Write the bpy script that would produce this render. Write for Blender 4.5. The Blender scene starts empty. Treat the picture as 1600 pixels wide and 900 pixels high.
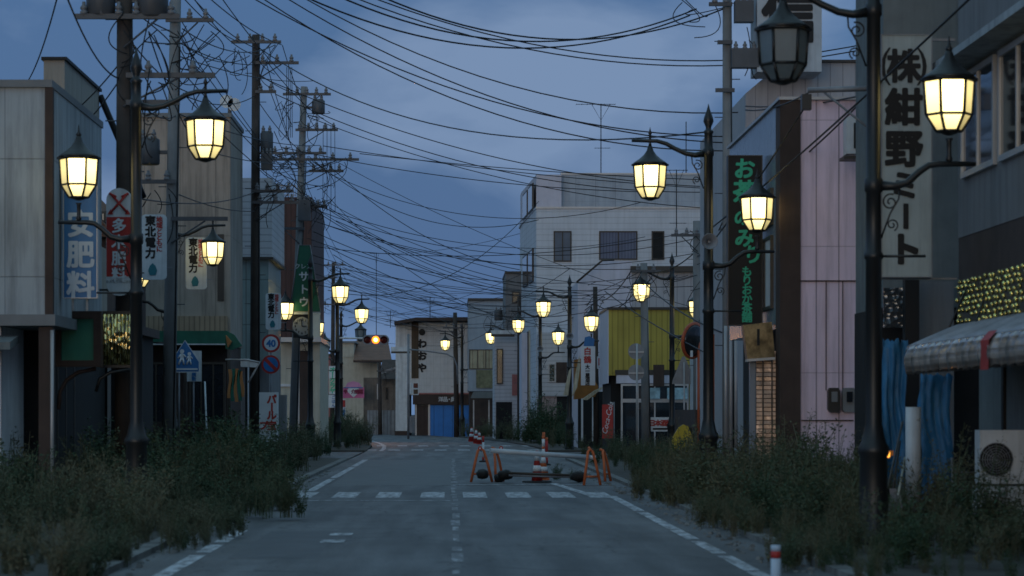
import bpy, bmesh, math, random
import numpy as np
from mathutils import Vector
R = math.radians
random.seed(7); np.random.seed(7)
sc = bpy.context.scene
COL = sc.collection

# ------------------------------------------------------------------ camera, sky, light, exposure
FOC, VPX, HOR, EYE = 4267.0, 705.0, 642.0, 1.65
cam_d = bpy.data.cameras.new('camera'); cam = bpy.data.objects.new('camera', cam_d); COL.objects.link(cam)
cam.location = (0, 0, EYE); cam.rotation_euler = (R(90), 0, 0)
cam_d.sensor_width = 36.0; cam_d.lens = FOC / 1600 * 36
cam_d.shift_x = (800 - VPX) / 1600; cam_d.shift_y = (HOR - 450) / 1600
cam_d.clip_start = 0.5; cam_d.clip_end = 3000
cam_d.dof.use_dof = True; cam_d.dof.focus_distance = 105; cam_d.dof.aperture_fstop = 3.2
sc.camera = cam

W = bpy.data.worlds.new('World'); sc.world = W; W.use_nodes = True
SKY_STRENGTH, SUN_ELEV, SUN_AZ = 0.14, 3.0, 194.0
nt = W.node_tree; nt.nodes.clear()
def N(tree, typ, **kw):
    n = tree.nodes.new(typ)
    for k, v in kw.items(): setattr(n, k, v)
    return n
sky = N(nt, 'ShaderNodeTexSky', sky_type='NISHITA', sun_disc=False, sun_elevation=R(SUN_ELEV), sun_rotation=R(SUN_AZ))
sky.air_density = 1.0; sky.dust_density = 1.0; sky.ozone_density = 3.0
tint = N(nt, 'ShaderNodeMixRGB', blend_type='MULTIPLY'); tint.inputs[0].default_value = 1
tint.inputs[2].default_value = (0.68, 0.88, 1.30, 1)
nt.links.new(sky.outputs[0], tint.inputs[1])
tc = N(nt, 'ShaderNodeTexCoord')
mp = N(nt, 'ShaderNodeMapping'); mp.inputs['Scale'].default_value = (1, 1, 2.0); mp.inputs['Location'].default_value = (1.713, 4.514, 2.78)
nt.links.new(tc.outputs['Generated'], mp.inputs[0])
nz = N(nt, 'ShaderNodeTexNoise'); nz.inputs['Scale'].default_value = 7.5; nz.inputs['Detail'].default_value = 8; nz.inputs['Roughness'].default_value = 0.5; nz.inputs['Distortion'].default_value = 0.3
nt.links.new(mp.outputs[0], nz.inputs['Vector'])
rp = N(nt, 'ShaderNodeValToRGB'); rp.color_ramp.elements[0].position = 0.47; rp.color_ramp.elements[1].position = 0.63
rp.color_ramp.elements[0].color = (0, 0, 0, 1); rp.color_ramp.elements[1].color = (1, 1, 1, 1)
nt.links.new(nz.outputs['Fac'], rp.inputs[0])
CLOUD_AMT = 0.8
ml = N(nt, 'ShaderNodeMath', operation='MULTIPLY'); ml.inputs[1].default_value = CLOUD_AMT
nt.links.new(rp.outputs[0], ml.inputs[0])
mx = N(nt, 'ShaderNodeMixRGB'); mx.inputs[2].default_value = (1.259, 1.821, 2.839, 1)
# blue earth-shadow band along the horizon opposite the set sun
sx = N(nt, 'ShaderNodeSeparateXYZ'); nt.links.new(tc.outputs['Generated'], sx.inputs[0])
be = N(nt, 'ShaderNodeMapRange', interpolation_type='SMOOTHSTEP'); be.inputs[1].default_value = 0.24; be.inputs[2].default_value = 0.02; be.inputs[3].default_value = 0; be.inputs[4].default_value = 0.9
nt.links.new(sx.outputs[2], be.inputs[0])
by = N(nt, 'ShaderNodeMapRange', interpolation_type='SMOOTHSTEP'); by.inputs[1].default_value = -0.4; by.inputs[2].default_value = 0.5
nt.links.new(sx.outputs[1], by.inputs[0])
bm = N(nt, 'ShaderNodeMath', operation='MULTIPLY'); nt.links.new(be.outputs[0], bm.inputs[0]); nt.links.new(by.outputs[0], bm.inputs[1])
band = N(nt, 'ShaderNodeMixRGB'); band.inputs[2].default_value = (0.579, 1.205, 2.518, 1)
nt.links.new(bm.outputs[0], band.inputs[0]); nt.links.new(tint.outputs[0], band.inputs[1])
nz2 = N(nt, 'ShaderNodeTexNoise'); nz2.inputs['Scale'].default_value = 3.2; nz2.inputs['Detail'].default_value = 3
mp2 = N(nt, 'ShaderNodeMapping'); mp2.inputs['Scale'].default_value = (1, 1, 1.6); mp2.inputs['Location'].default_value = (5.402, 4.366, 2.462)
nt.links.new(tc.outputs['Generated'], mp2.inputs[0]); nt.links.new(mp2.outputs[0], nz2.inputs['Vector'])
rp2 = N(nt, 'ShaderNodeMapRange', interpolation_type='SMOOTHSTEP'); rp2.inputs[1].default_value = 0.42; rp2.inputs[2].default_value = 0.62; rp2.inputs[3].default_value = 0; rp2.inputs[4].default_value = 0.62
nt.links.new(nz2.outputs['Fac'], rp2.inputs[0])
dk = N(nt, 'ShaderNodeMixRGB'); dk.inputs[2].default_value = (0.418, 0.729, 1.500, 1)
nt.links.new(rp2.outputs[0], dk.inputs[0]); nt.links.new(band.outputs[0], dk.inputs[1])
nt.links.new(ml.outputs[0], mx.inputs[0]); nt.links.new(dk.outputs[0], mx.inputs[1])
# pale unseen cloud added overhead to brighten the ground
ov = N(nt, 'ShaderNodeMapRange', interpolation_type='SMOOTHSTEP'); ov.inputs[1].default_value = 0.22; ov.inputs[2].default_value = 0.6; ov.inputs[3].default_value = 0; ov.inputs[4].default_value = 0.85
nt.links.new(sx.outputs[2], ov.inputs[0])
deck = N(nt, 'ShaderNodeMixRGB'); deck.inputs[2].default_value = (1.607, 2.786, 3.589, 1)
nt.links.new(ov.outputs[0], deck.inputs[0]); nt.links.new(mx.outputs[0], deck.inputs[1]); mx = deck
bg = N(nt, 'ShaderNodeBackground'); bg.inputs[1].default_value = SKY_STRENGTH
nt.links.new(mx.outputs[0], bg.inputs[0])
wo = N(nt, 'ShaderNodeOutputWorld'); nt.links.new(bg.outputs[0], wo.inputs[0])

sun_d = bpy.data.lights.new('sun', 'SUN'); sun = bpy.data.objects.new('sun', sun_d); COL.objects.link(sun)
sun_d.energy = 0.30; sun_d.angle = R(30); sun_d.color = (1.0, 0.97, 0.92)
_az = R(SUN_AZ); _el = R(SUN_ELEV)
_dir = Vector((math.sin(_az) * math.cos(_el), math.cos(_az) * math.cos(_el), math.sin(_el)))
sun.rotation_euler = (-_dir).to_track_quat('-Z', 'Y').to_euler(); sun.location = (0, -20, 40)

sc.view_settings.view_transform = 'Standard'; sc.view_settings.look = 'None'
sc.view_settings.gamma = 1; sc.view_settings.exposure = 0.25
sc.view_settings.use_curve_mapping = False
sc.render.engine = 'CYCLES'
sc.cycles.use_denoising = True
sc.cycles.max_bounces = 6; sc.cycles.diffuse_bounces = 3; sc.cycles.glossy_bounces = 3
sc.cycles.transmission_bounces = 4; sc.cycles.transparent_max_bounces = 8
sc.cycles.sample_clamp_indirect = 2; sc.cycles.sample_clamp_direct = 12
sc.cycles.filter_width = 1.6

# ------------------------------------------------------------------ helpers
def Fx(px, s): return (px - VPX) / s
def Fz(py, s): return EYE + (HOR - py) / s
def Fy(s): return FOC / s
def P(px, py, s): return Vector((Fx(px, s), Fy(s), Fz(py, s)))

def lin(h):
    h = h.lstrip('#'); out = []
    for i in (0, 2, 4):
        c = int(h[i:i+2], 16) / 255
        out.append(c / 12.92 if c <= 0.04045 else ((c + 0.055) / 1.055) ** 2.4)
    return tuple(out)

MATS = {}
def mat(name, col, rough=0.65, var=0.14, ns=2.5, streak=0.25, lines=(), metal=0.0, bump=0.0, bscale=30, spec=0.35, voro=None):
    """procedural surface: base colour with mottling, vertical grime runs and optional panel seams.
    lines: tuples (axis 'h' = along the wall in plan | 'z' = by height, period, width share, darkening)"""
    if isinstance(col, str): col = lin(col)
    m = bpy.data.materials.new(name); m.use_nodes = True; t = m.node_tree
    b = t.nodes['Principled BSDF']; L = t.links.new
    b.inputs['Roughness'].default_value = rough; b.inputs['Metallic'].default_value = metal
    b.inputs['Specular IOR Level'].default_value = spec
    tcx = N(t, 'ShaderNodeTexCoord')
    n1 = N(t, 'ShaderNodeTexNoise'); n1.inputs['Scale'].default_value = ns; n1.inputs['Detail'].default_value = 5
    L(tcx.outputs['Object'], n1.inputs['Vector'])
    r1 = N(t, 'ShaderNodeMapRange'); r1.inputs[1].default_value = 0.3; r1.inputs[2].default_value = 0.7
    r1.inputs[3].default_value = 1 - var; r1.inputs[4].default_value = 1 + var * 0.7
    L(n1.outputs['Fac'], r1.inputs[0]); val = r1.outputs[0]
    def mul(a, bb):
        q = N(t, 'ShaderNodeMath', operation='MULTIPLY'); L(a, q.inputs[0])
        if isinstance(bb, float): q.inputs[1].default_value = bb
        else: L(bb, q.inputs[1])
        return q.outputs[0]
    if streak:
        mp_ = N(t, 'ShaderNodeMapping'); mp_.inputs['Scale'].default_value = (2.2, 2.2, 0.18)
        L(tcx.outputs['Object'], mp_.inputs[0])
        n2 = N(t, 'ShaderNodeTexNoise'); n2.inputs['Scale'].default_value = 2.0; n2.inputs['Detail'].default_value = 6
        n2.inputs['Roughness'].default_value = 0.65
        L(mp_.outputs[0], n2.inputs['Vector'])
        r2 = N(t, 'ShaderNodeMapRange'); r2.inputs[1].default_value = 0.45; r2.inputs[2].default_value = 0.72
        r2.inputs[3].default_value = 1.0; r2.inputs[4].default_value = 1 - streak
        L(n2.outputs['Fac'], r2.inputs[0]); val = mul(val, r2.outputs[0])
    height = None
    if lines:
        sp = N(t, 'ShaderNodeSeparateXYZ'); L(tcx.outputs['Object'], sp.inputs[0])
        ad = N(t, 'ShaderNodeMath', operation='ADD'); L(sp.outputs[0], ad.inputs[0]); L(sp.outputs[1], ad.inputs[1])
        for ax, per, wd, dk in lines:
            src = sp.outputs[2] if ax == 'z' else ad.outputs[0]
            dv = N(t, 'ShaderNodeMath', operation='DIVIDE'); L(src, dv.inputs[0]); dv.inputs[1].default_value = per
            fr = N(t, 'ShaderNodeMath', operation='FRACT'); L(dv.outputs[0], fr.inputs[0])
            gt = N(t, 'ShaderNodeMapRange'); L(fr.outputs[0], gt.inputs[0])
            gt.inputs[1].default_value = wd * 0.55; gt.inputs[2].default_value = wd
            gt.inputs[3].default_value = 1 - dk; gt.inputs[4].default_value = 1.0
            val = mul(val, gt.outputs[0])
            height = gt.outputs[0] if height is None else mul(height, gt.outputs[0])
    mixc = N(t, 'ShaderNodeMixRGB', blend_type='MULTIPLY'); mixc.inputs[0].default_value = 1
    mixc.inputs[1].default_value = (*col, 1); L(val, mixc.inputs[2]); L(mixc.outputs[0], b.inputs['Base Color'])
    nrm = None
    if height is not None:
        bp = N(t, 'ShaderNodeBump'); bp.inputs['Strength'].default_value = 0.5; bp.inputs['Distance'].default_value = 0.03
        L(height, bp.inputs['Height']); nrm = bp.outputs[0]
    if bump:
        n3 = N(t, 'ShaderNodeTexNoise'); n3.inputs['Scale'].default_value = bscale; n3.inputs['Detail'].default_value = 3
        if voro:
            n3 = N(t, 'ShaderNodeTexVoronoi'); n3.inputs['Scale'].default_value = voro
        L(tcx.outputs['Object'], n3.inputs['Vector'])
        bp2 = N(t, 'ShaderNodeBump'); bp2.inputs['Strength'].default_value = bump; bp2.inputs['Distance'].default_value = 0.05
        L(n3.outputs[0], bp2.inputs['Height'])
        if nrm: L(nrm, bp2.inputs['Normal'])
        nrm = bp2.outputs[0]
    if nrm: L(nrm, b.inputs['Normal'])
    MATS[name] = m
    return m

def emit(name, col, strength, edge=None):
    m = bpy.data.materials.new(name); m.use_nodes = True; t = m.node_tree; b = t.nodes['Principled BSDF']
    b.inputs['Base Color'].default_value = (*[min(c, .8) for c in col], 1)
    b.inputs['Emission Color'].default_value = (*col, 1); b.inputs['Emission Strength'].default_value = strength
    b.inputs['Roughness'].default_value = 0.3
    return m

class MB:
    """collects shapes in world coordinates; build() links them as one mesh object under a parent"""
    def __init__(self): self.v = []; self.f = []; self.sm = []
    def add(self, vs, fs, smooth=False):
        o = len(self.v); self.v += [tuple(x) for x in vs]
        for f in fs: self.f.append(tuple(i + o for i in f)); self.sm.append(smooth)
        return self
    def box(self, x0, x1, y0, y1, z0, z1):
        if x0 > x1: x0, x1 = x1, x0
        if y0 > y1: y0, y1 = y1, y0
        if z0 > z1: z0, z1 = z1, z0
        vs = [(x0,y0,z0),(x1,y0,z0),(x1,y1,z0),(x0,y1,z0),(x0,y0,z1),(x1,y0,z1),(x1,y1,z1),(x0,y1,z1)]
        return self.add(vs, [(0,3,2,1),(4,5,6,7),(0,1,5,4),(1,2,6,5),(2,3,7,6),(3,0,4,7)])
    def pbox(self, px0, py0, px1, py1, s, t=0.1, off=0.0):      # front face at pixel rect of scale s, depth t behind it; off>0 moves it to the camera
        y = Fy(s) - off
        return self.box(Fx(px0, s), Fx(px1, s), y, y + t, Fz(py0, s), Fz(py1, s))
    def prism(self, pts, n):                                      # closed outline extruded by vector n
        k = len(pts); a = [Vector(p) for p in pts]; n = Vector(n)
        nn = Vector((0, 0, 0))
        for i in range(k): nn += a[i].cross(a[(i+1) % k])
        if nn.dot(n) > 0: a.reverse()
        vs = a + [p + n for p in a]
        fs = [tuple(range(k)), tuple(range(2*k-1, k-1, -1))] + [(i, i+k, (i+1) % k + k, (i+1) % k) for i in range(k)]
        return self.add(vs, fs)
    def tube(self, pts, rad, n=8, cap=True, smooth=True):
        pts = [Vector(p) for p in pts]; k = len(pts)
        rr = rad if isinstance(rad, (list, tuple)) else [rad] * k
        vs = []; fs = []; ref = None
        for i, p in enumerate(pts):
            d = (pts[min(i+1, k-1)] - pts[max(i-1, 0)]).normalized()
            if ref is None or abs(ref.dot(d)) > .98:
                ref = Vector((0, 0, 1)) if abs(d.z) < 0.9 else Vector((0, 1, 0))
            u = d.cross(ref).normalized(); w = u.cross(d).normalized(); ref = w
            for j in range(n):
                a = 2 * math.pi * j / n
                vs.append(p + (u * math.cos(a) + w * math.sin(a)) * rr[i])
        for i in range(k - 1):
            for j in range(n):
                j2 = (j + 1) % n
                fs.append((i*n + j, i*n + j2, (i+1)*n + j2, (i+1)*n + j))
        o = len(self.v); self.add(vs, fs, smooth)
        if cap:
            self.f.append(tuple(o + j for j in range(n - 1, -1, -1))); self.sm.append(False)
            self.f.append(tuple(o + (k-1)*n + j for j in range(n))); self.sm.append(False)
        return self
    def lathe(self, prof, c=(0,0,0), n=16, axis='z', a0=0.0, smooth=True):    # prof: list of (radius, height)
        c = Vector(c); vs = []; fs = []; k = len(prof)
        for r, h in prof:
            for j in range(n):
                a = a0 + 2 * math.pi * j / n
                q = (r*math.cos(a), r*math.sin(a), h)
                if axis == 'y': q = (q[0], h, q[1])
                if axis == 'x': q = (h, q[0], q[1])
                vs.append(c + Vector(q))
        for i in range(k-1):
            for j in range(n):
                j2 = (j+1) % n
                f = (i*n+j, i*n+j2, (i+1)*n+j2, (i+1)*n+j)
                fs.append(f if axis != 'y' else f[::-1])
        o = len(self.v); self.add(vs, fs, smooth)
        if prof[0][0] > 1e-4: self.f.append(tuple(o + j for j in range(n-1, -1, -1))); self.sm.append(False)
        if prof[-1][0] > 1e-4: self.f.append(tuple(o + (k-1)*n + j for j in range(n))); self.sm.append(False)
        return self
    def build(self, name, m, parent=None, label=None):
        off = WLOC.get(parent.name, Vector((0,0,0))) if parent else Vector((0,0,0))
        me = bpy.data.meshes.new(name)
        me.from_pydata([(x-off.x, y-off.y, z-off.z) for x, y, z in self.v], [], self.f)
        me.polygons.foreach_set('use_smooth', self.sm)
        me.materials.append(m); me.update()
        o = bpy.data.objects.new(name, me); COL.objects.link(o)
        if parent: o.parent = parent
        WLOC[o.name] = off
        if label: o['label'] = label
        return o
WLOC = {}
def tag(o, label=None, cat=None, group=None, kind=None):
    if label: o['label'] = label
    if cat: o['category'] = cat
    if group: o['group'] = group
    if kind: o['kind'] = kind
    return o
def thing(name, label, cat, loc=(0,0,0), group=None):
    o = bpy.data.objects.new(name, None); COL.objects.link(o); o.location = loc; o.empty_display_size = 0.3
    WLOC[o.name] = Vector(loc)
    return tag(o, label, cat, group)
def copy_tree(o, parent=None):
    c = o.copy(); COL.objects.link(c); c.parent = parent
    WLOC[c.name] = WLOC.get(o.name, Vector((0,0,0)))
    for ch in list(o.children): copy_tree(ch, c)
    return c

# --- lettering: glyph outlines of Blender's own font, centred on the em box
_G = {}
def glyph(ch, bold=0.0):
    k = (ch, bold)
    if k not in _G:
        cu = bpy.data.curves.new('glyph', 'FONT'); cu.body = ch; cu.size = 1; cu.resolution_u = 3; cu.offset = bold
        ob = bpy.data.objects.new('glyph', cu); COL.objects.link(ob)
        dg = bpy.context.evaluated_depsgraph_get()
        me = bpy.data.meshes.new_from_object(ob.evaluated_get(dg))
        v = [(q.co.x, q.co.y) for q in me.vertices]; f = [tuple(p.vertices) for p in me.polygons]
        bpy.data.objects.remove(ob); bpy.data.curves.remove(cu); bpy.data.meshes.remove(me)
        _G[k] = (v, f)
    return _G[k]
_kv = glyph('国')[0]
_ex = (min(a for a, b in _kv) + max(a for a, b in _kv)) / 2; _ey = (min(b for a, b in _kv) + max(b for a, b in _kv)) / 2
_eh = (max(b for a, b in _kv) - min(b for a, b in _kv)) / 0.9
def write(mb, ch, px, py, size, s, off, bold=0.02, rot=0, sx=1.0, shear=0.0, centre=False, thick=0.0):
    """one character (or word), its middle at pixel px,py, `size` pixels high, `off` metres in front of depth s"""
    v, f = glyph(ch)
    cx, cy = _ex, _ey
    if centre or len(ch) > 1:
        cx = (min(a for a, b in v) + max(a for a, b in v)) / 2; cy = (min(b for a, b in v) + max(b for a, b in v)) / 2
    k = size / s / _eh; c, sn = math.cos(R(rot)), math.sin(R(rot))
    X0, Z0, Y = Fx(px, s), Fz(py, s), Fy(s) - off
    vs = []
    for a, b in v:
        a, b = (a - cx) * k, (b - cy) * k
        a += b * shear
        a, b = a*c - b*sn, a*sn + b*c
        vs.append((X0 + a * sx, Y, Z0 + b))
    mb.add(vs, f)
    e = bold * size / s * 0.8                                        # heavier strokes: the outline again, shifted, each layer 0.4 mm prouder
    if bold >= 0.03:
        for i, (dx, dz) in enumerate(((-1, -1), (1, -1), (-1, 1), (1, 1), (0, -1.2), (0, 1.2), (-1.2, 0), (1.2, 0))):
            mb.add([(x + dx*e, y - .0004*(i+1), z + dz*e) for x, y, z in vs], f)
def vtext(parent, s, chars, px, py, step, size, m, off=0.01, bold=0.02, sx=1.0, name='lettering'):
    mb = MB()
    for i, ch in enumerate(chars):
        if ch == ' ': continue
        write(mb, ch, px, py + i*step, size, s, off, bold, rot=-90 if ch in 'ー—' else 0, sx=sx)
    return mb.build(name, m, parent)
# ------------------------------------------------------------------ materials
M_asphalt = mat('asphalt', (0.105, 0.107, 0.112), rough=0.62, var=0.22, ns=0.7, streak=0, bump=0.25, bscale=60, spec=0.45)
def road_mat():
    m = M_asphalt; t = m.node_tree; b = t.nodes['Principled BSDF']; L = t.links.new
    tcx = N(t, 'ShaderNodeTexCoord'); src = b.inputs['Base Color'].links[0].from_socket
    wn = N(t, 'ShaderNodeTexNoise'); wn.inputs['Scale'].default_value = .9; wn.inputs['Detail'].default_value = 4
    L(tcx.outputs['Object'], wn.inputs['Vector'])
    ad = N(t, 'ShaderNodeMixRGB', blend_type='ADD'); ad.inputs[0].default_value = 1.0; L(tcx.outputs['Object'], ad.inputs[1]); L(wn.outputs['Color'], ad.inputs[2])
    mpc = N(t, 'ShaderNodeMapping'); mpc.inputs['Scale'].default_value = (.42, .17, 1); L(ad.outputs[0], mpc.inputs[0])
    vo = N(t, 'ShaderNodeTexVoronoi', feature='DISTANCE_TO_EDGE'); vo.inputs['Scale'].default_value = 1.0; L(mpc.outputs[0], vo.inputs['Vector'])
    cr = N(t, 'ShaderNodeMapRange'); cr.inputs[1].default_value = .004; cr.inputs[2].default_value = .012; cr.inputs[3].default_value = .45; cr.inputs[4].default_value = 1.0
    L(vo.outputs['Distance'], cr.inputs[0])
    # tyre-polished tracks and long oil stains run with the road
    mps = N(t, 'ShaderNodeMapping'); mps.inputs['Scale'].default_value = (1.5, .10, 1); L(tcx.outputs['Object'], mps.inputs[0])
    sn = N(t, 'ShaderNodeTexNoise'); sn.inputs['Scale'].default_value = 1.3; sn.inputs['Detail'].default_value = 6; L(mps.outputs[0], sn.inputs['Vector'])
    sr = N(t, 'ShaderNodeMapRange'); sr.inputs[1].default_value = .35; sr.inputs[2].default_value = .68; sr.inputs[3].default_value = .52; sr.inputs[4].default_value = 1.3; L(sn.outputs['Fac'], sr.inputs[0])
    gn = N(t, 'ShaderNodeTexNoise'); gn.inputs['Scale'].default_value = 22; gn.inputs['Detail'].default_value = 2; L(tcx.outputs['Object'], gn.inputs['Vector'])
    gr = N(t, 'ShaderNodeMapRange'); gr.inputs[1].default_value = .3; gr.inputs[2].default_value = .7; gr.inputs[3].default_value = .72; gr.inputs[4].default_value = 1.25; L(gn.outputs['Fac'], gr.inputs[0])
    cur = src
    for o_ in (cr.outputs[0], sr.outputs[0], gr.outputs[0]):
        q = N(t, 'ShaderNodeMixRGB', blend_type='MULTIPLY'); q.inputs[0].default_value = 1; L(cur, q.inputs[1]); L(o_, q.inputs[2]); cur = q.outputs[0]
    L(cur, b.inputs['Base Color'])
road_mat()
M_soil = mat('soil', (0.045, 0.042, 0.036), rough=0.95, var=0.4, ns=1.2, streak=0, bump=0.4, bscale=8)
M_walk = mat('walkway', (0.07, 0.066, 0.058), rough=0.9, var=0.3, ns=1.0, streak=0, lines=(('h', 0.6, 0.06, 0.4),))
M_kerb = mat('kerb_concrete', (0.17, 0.17, 0.165), rough=0.85, var=0.5, ns=3, streak=0)
M_black = mat('black_iron', (0.012, 0.013, 0.014), rough=0.42, var=0.2, streak=0, spec=0.5)
M_cable = mat('cable_rubber', (0.010, 0.010, 0.012), rough=0.6, var=0.1, streak=0)
M_conc = mat('pole_concrete', (0.20, 0.205, 0.21), rough=0.85, var=0.18, ns=2, streak=0.2)
M_brownpole = mat('brown_pole', (0.055, 0.045, 0.04), rough=0.8, var=0.25, ns=3, streak=0.3)
M_steel = mat('galvanised', (0.22, 0.23, 0.25), rough=0.5, var=0.2, streak=0.2, metal=0.3)
M_hard = mat('pole_hardware', (0.075, 0.08, 0.09), rough=0.5, var=0.2, streak=0.2)
M_ceram = mat('insulator_ceramic', (0.16, 0.16, 0.17), rough=0.35, var=0.1, streak=0)
M_dark = mat('opening_shade', (0.012, 0.012, 0.013), rough=0.8, var=0.3, streak=0)  # near-black colour stands in for shade inside openings and recesses
M_white = mat('white_paint', (0.62, 0.62, 0.64), rough=0.6, var=0.12, streak=0.25)
M_glass = mat('window_glass', (0.018, 0.022, 0.028), rough=0.06, var=0.2, streak=0, spec=0.8)
M_blind = mat('drawn_blind', (0.13, 0.15, 0.19), rough=0.5, var=0.2, ns=1, streak=0.1, spec=0.15)
M_curtain = mat('curtain_glass', (0.13, 0.145, 0.21), rough=0.5, var=0.2, ns=1, streak=0, lines=(('h', 0.16, 0.4, 0.3),), spec=0.15)
M_frame = mat('window_frame', (0.05, 0.042, 0.036), rough=0.5, var=0.1, streak=0)
M_alu = mat('aluminium', (0.42, 0.42, 0.43), rough=0.4, var=0.1, streak=0.1, metal=0.3)
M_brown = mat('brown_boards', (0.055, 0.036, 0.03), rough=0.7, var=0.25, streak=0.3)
M_blk = mat('black_paint', (0.008, 0.008, 0.009), rough=0.6, var=0.1, streak=0)
M_red = mat('red_paint', (0.42, 0.035, 0.03), rough=0.55, var=0.18, streak=0.25)
M_blue = mat('blue_sign', (0.018, 0.155, 0.40), rough=0.45, var=0.15, streak=0.3)
M_signw = mat('sign_white', (0.58, 0.62, 0.65), rough=0.5, var=0.12, ns=4, streak=0.32)
M_teal = mat('teal_paint', (0.02, 0.16, 0.20), rough=0.5, var=0.05, streak=0)
M_orange = mat('orange_steel', (0.52, 0.13, 0.045), rough=0.55, var=0.2, ns=8, streak=0.15)
M_rubber = mat('black_rubber', (0.014, 0.014, 0.015), rough=0.7, var=0.2, streak=0)
M_road_paint = None

def worn_paint(lo=.40, hi=.58, nm='worn_road_paint'):
    m = bpy.data.materials.new(nm); m.use_nodes = True; t = m.node_tree; b = t.nodes['Principled BSDF']
    L = t.links.new; tcx = N(t, 'ShaderNodeTexCoord')
    n1 = N(t, 'ShaderNodeTexNoise'); n1.inputs['Scale'].default_value = 5; n1.inputs['Detail'].default_value = 8; n1.inputs['Roughness'].default_value = 0.7
    mp_ = N(t, 'ShaderNodeMapping'); mp_.inputs['Scale'].default_value = (1.6, 0.35, 1)
    L(tcx.outputs['Object'], mp_.inputs[0]); L(mp_.outputs[0], n1.inputs['Vector'])
    r = N(t, 'ShaderNodeValToRGB'); r.color_ramp.elements[0].position = lo; r.color_ramp.elements[1].position = hi
    r.color_ramp.elements[0].color = (0.115, 0.117, 0.122, 1); r.color_ramp.elements[1].color = (0.50, 0.52, 0.56, 1)
    L(n1.outputs['Fac'], r.inputs[0]); L(r.outputs[0], b.inputs['Base Color']); b.inputs['Roughness'].default_value = 0.6
    return m
M_road_paint = worn_paint(); M_faded = worn_paint(.50, .66, 'faded_road_paint')

# ------------------------------------------------------------------ ground, road, kerbs, markings
MB().box(-700, 700, -60, 1200, -0.6, -0.12).build('ground', M_soil).__setitem__('kind', 'structure')
def cx_(d): return 0.1 if d < 112 else 0.1 - ((d - 112) / 66) ** 2 * 4.5
def strip(x0, x1, d0, d1, z, step=4.0, thick=None):
    mb = MB(); n = max(1, int((d1-d0)/step)); vs = []; fs = []
    for i in range(n+1):
        d = d0 + (d1-d0)*i/n; c = cx_(d)
        vs += [(c+x0, d, z), (c+x1, d, z)]
        if i: fs.append((2*i-2, 2*i-1, 2*i+1, 2*i))
    if thick:
        k = len(vs); vs += [(x, y, z-thick) for x, y, z in vs]
        for i in range(1, n+1):
            a = 2*i-2; fs += [(a, a+2, a+2+k, a+k), (a+1, a+1+k, a+3+k, a+3)]
        fs += [(0, k, k+1, 1), (2*n, 2*n+1, 2*n+1+k, 2*n+k)]
    mb.add(vs, fs); return mb
strip(-3.55, 3.75, -20, 290, 0.0, thick=0.11).build('road', M_asphalt)['kind'] = 'structure'
cs = MB(); cs.box(-90, -3.56, 93, 110, -0.11, -0.006); cs.box(3.78, 100, 93, 110, -0.11, -0.006); cs.build('side_street', M_asphalt)['kind'] = 'structure'
strip(-3.75, -3.55, -20, 92, 0.07, thick=0.18).build('kerb', M_kerb)['kind'] = 'structure'
strip(3.75, 3.95, -20, 92, 0.07, thick=0.18).build('kerb', M_kerb)['kind'] = 'structure'
strip(-8.5, -3.752, -20, 92, 0.055, thick=0.15).build('pavement', M_walk)['kind'] = 'structure'
strip(3.952, 8.5, -20, 92, 0.055, thick=0.15).build('pavement', M_walk)['kind'] = 'structure'
strip(-8.5, -3.6, 110.5, 190, 0.055, thick=0.15).build('pavement', M_walk)['kind'] = 'structure'
strip(3.8, 8.5, 110.5, 170, 0.055, thick=0.15).build('pavement', M_walk)['kind'] = 'structure'
mk = MB()
def mark(x0, x1, d0, d1, z=0.004, sk=0.0):
    c0, c1 = cx_(d0) - .1, cx_(d1) - .1
    mk.add([(c0+x0, d0, z), (c0+x1, d0, z), (c1+x1+sk, d1, z), (c1+x0+sk, d1, z)], [(0,1,2,3)])
for d0, d1 in ((5, 31.2), (31.8, 33.6), (34.2, 37.6), (56, 66), (67, 80), (81, 92), (112, 150)):
    for k in range(max(1, int((d1-d0)//6))):
        w = (d1-d0)/max(1, int((d1-d0)//6)); mark(-2.98, -2.80, d0 + k*w, d0 + (k+1)*w)
for d0, d1 in ((5, 28), (28.2, 31), (31.6, 34.5), (35, 40), (40.2, 44.5), (45, 53)): mark(3.02, 3.19, d0, d1)
mk.build('road_markings', M_road_paint)['kind'] = 'structure'
mk = MB(); rq = random.Random(4); d = 22.0
while d < 92:
    l = rq.uniform(.5, 2.2); w = rq.uniform(.035, .075); xo = .06 + rq.uniform(-.02, .02)
    mark(xo - w, xo + w, d, d + l); d += l + rq.uniform(.1, 1.6)
mk.build('road_markings', M_faded)['kind'] = 'structure'
mk = MB()
for i in range(8):                                                 # crossing, near side: two files of short bars
    px = (472, 540, 607, 676, 742, 810, 878, 936)[i]; x = Fx(px, 80.5)
    mark(x - .23, x + .23, 51.8, 55.3, 0.005)
mk.add([(2.62, 53.2, .0085), (2.82, 53.2, .0085), (2.40, 62, .0085), (2.22, 62, .0085)], [(0,1,2,3)])
mark(-3.1, 0.0, 50.0, 50.22, 0.006)                                # stop line
mark(0.05, 3.05, 60.6, 60.85, 0.006)
for px, d in ((523, 34.6), (536, 36.5)): mark(Fx(px, FOC/d) - .17, Fx(px, FOC/d) + .13, d - .45, d + .25, .006)
for k in range(6): mark(-3.6 - k*.0 - .55, -3.05, 53.5 + k*1.1, 53.95 + k*1.1, .0045) if k < 3 else None
for k in range(10): mark(-4.6 + k*.98, -4.1 + k*.98, 113.5, 116.3, .005)
for k in range(9): mark(-4.2 + k*.98, -3.75 + k*.98, 127, 130, .005)
mk.build('road_markings', M_road_paint)['kind'] = 'structure'
M_seam = mat('tar_seam', (0.03, 0.03, 0.032), rough=0.5, var=0.2, streak=0)
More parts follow.
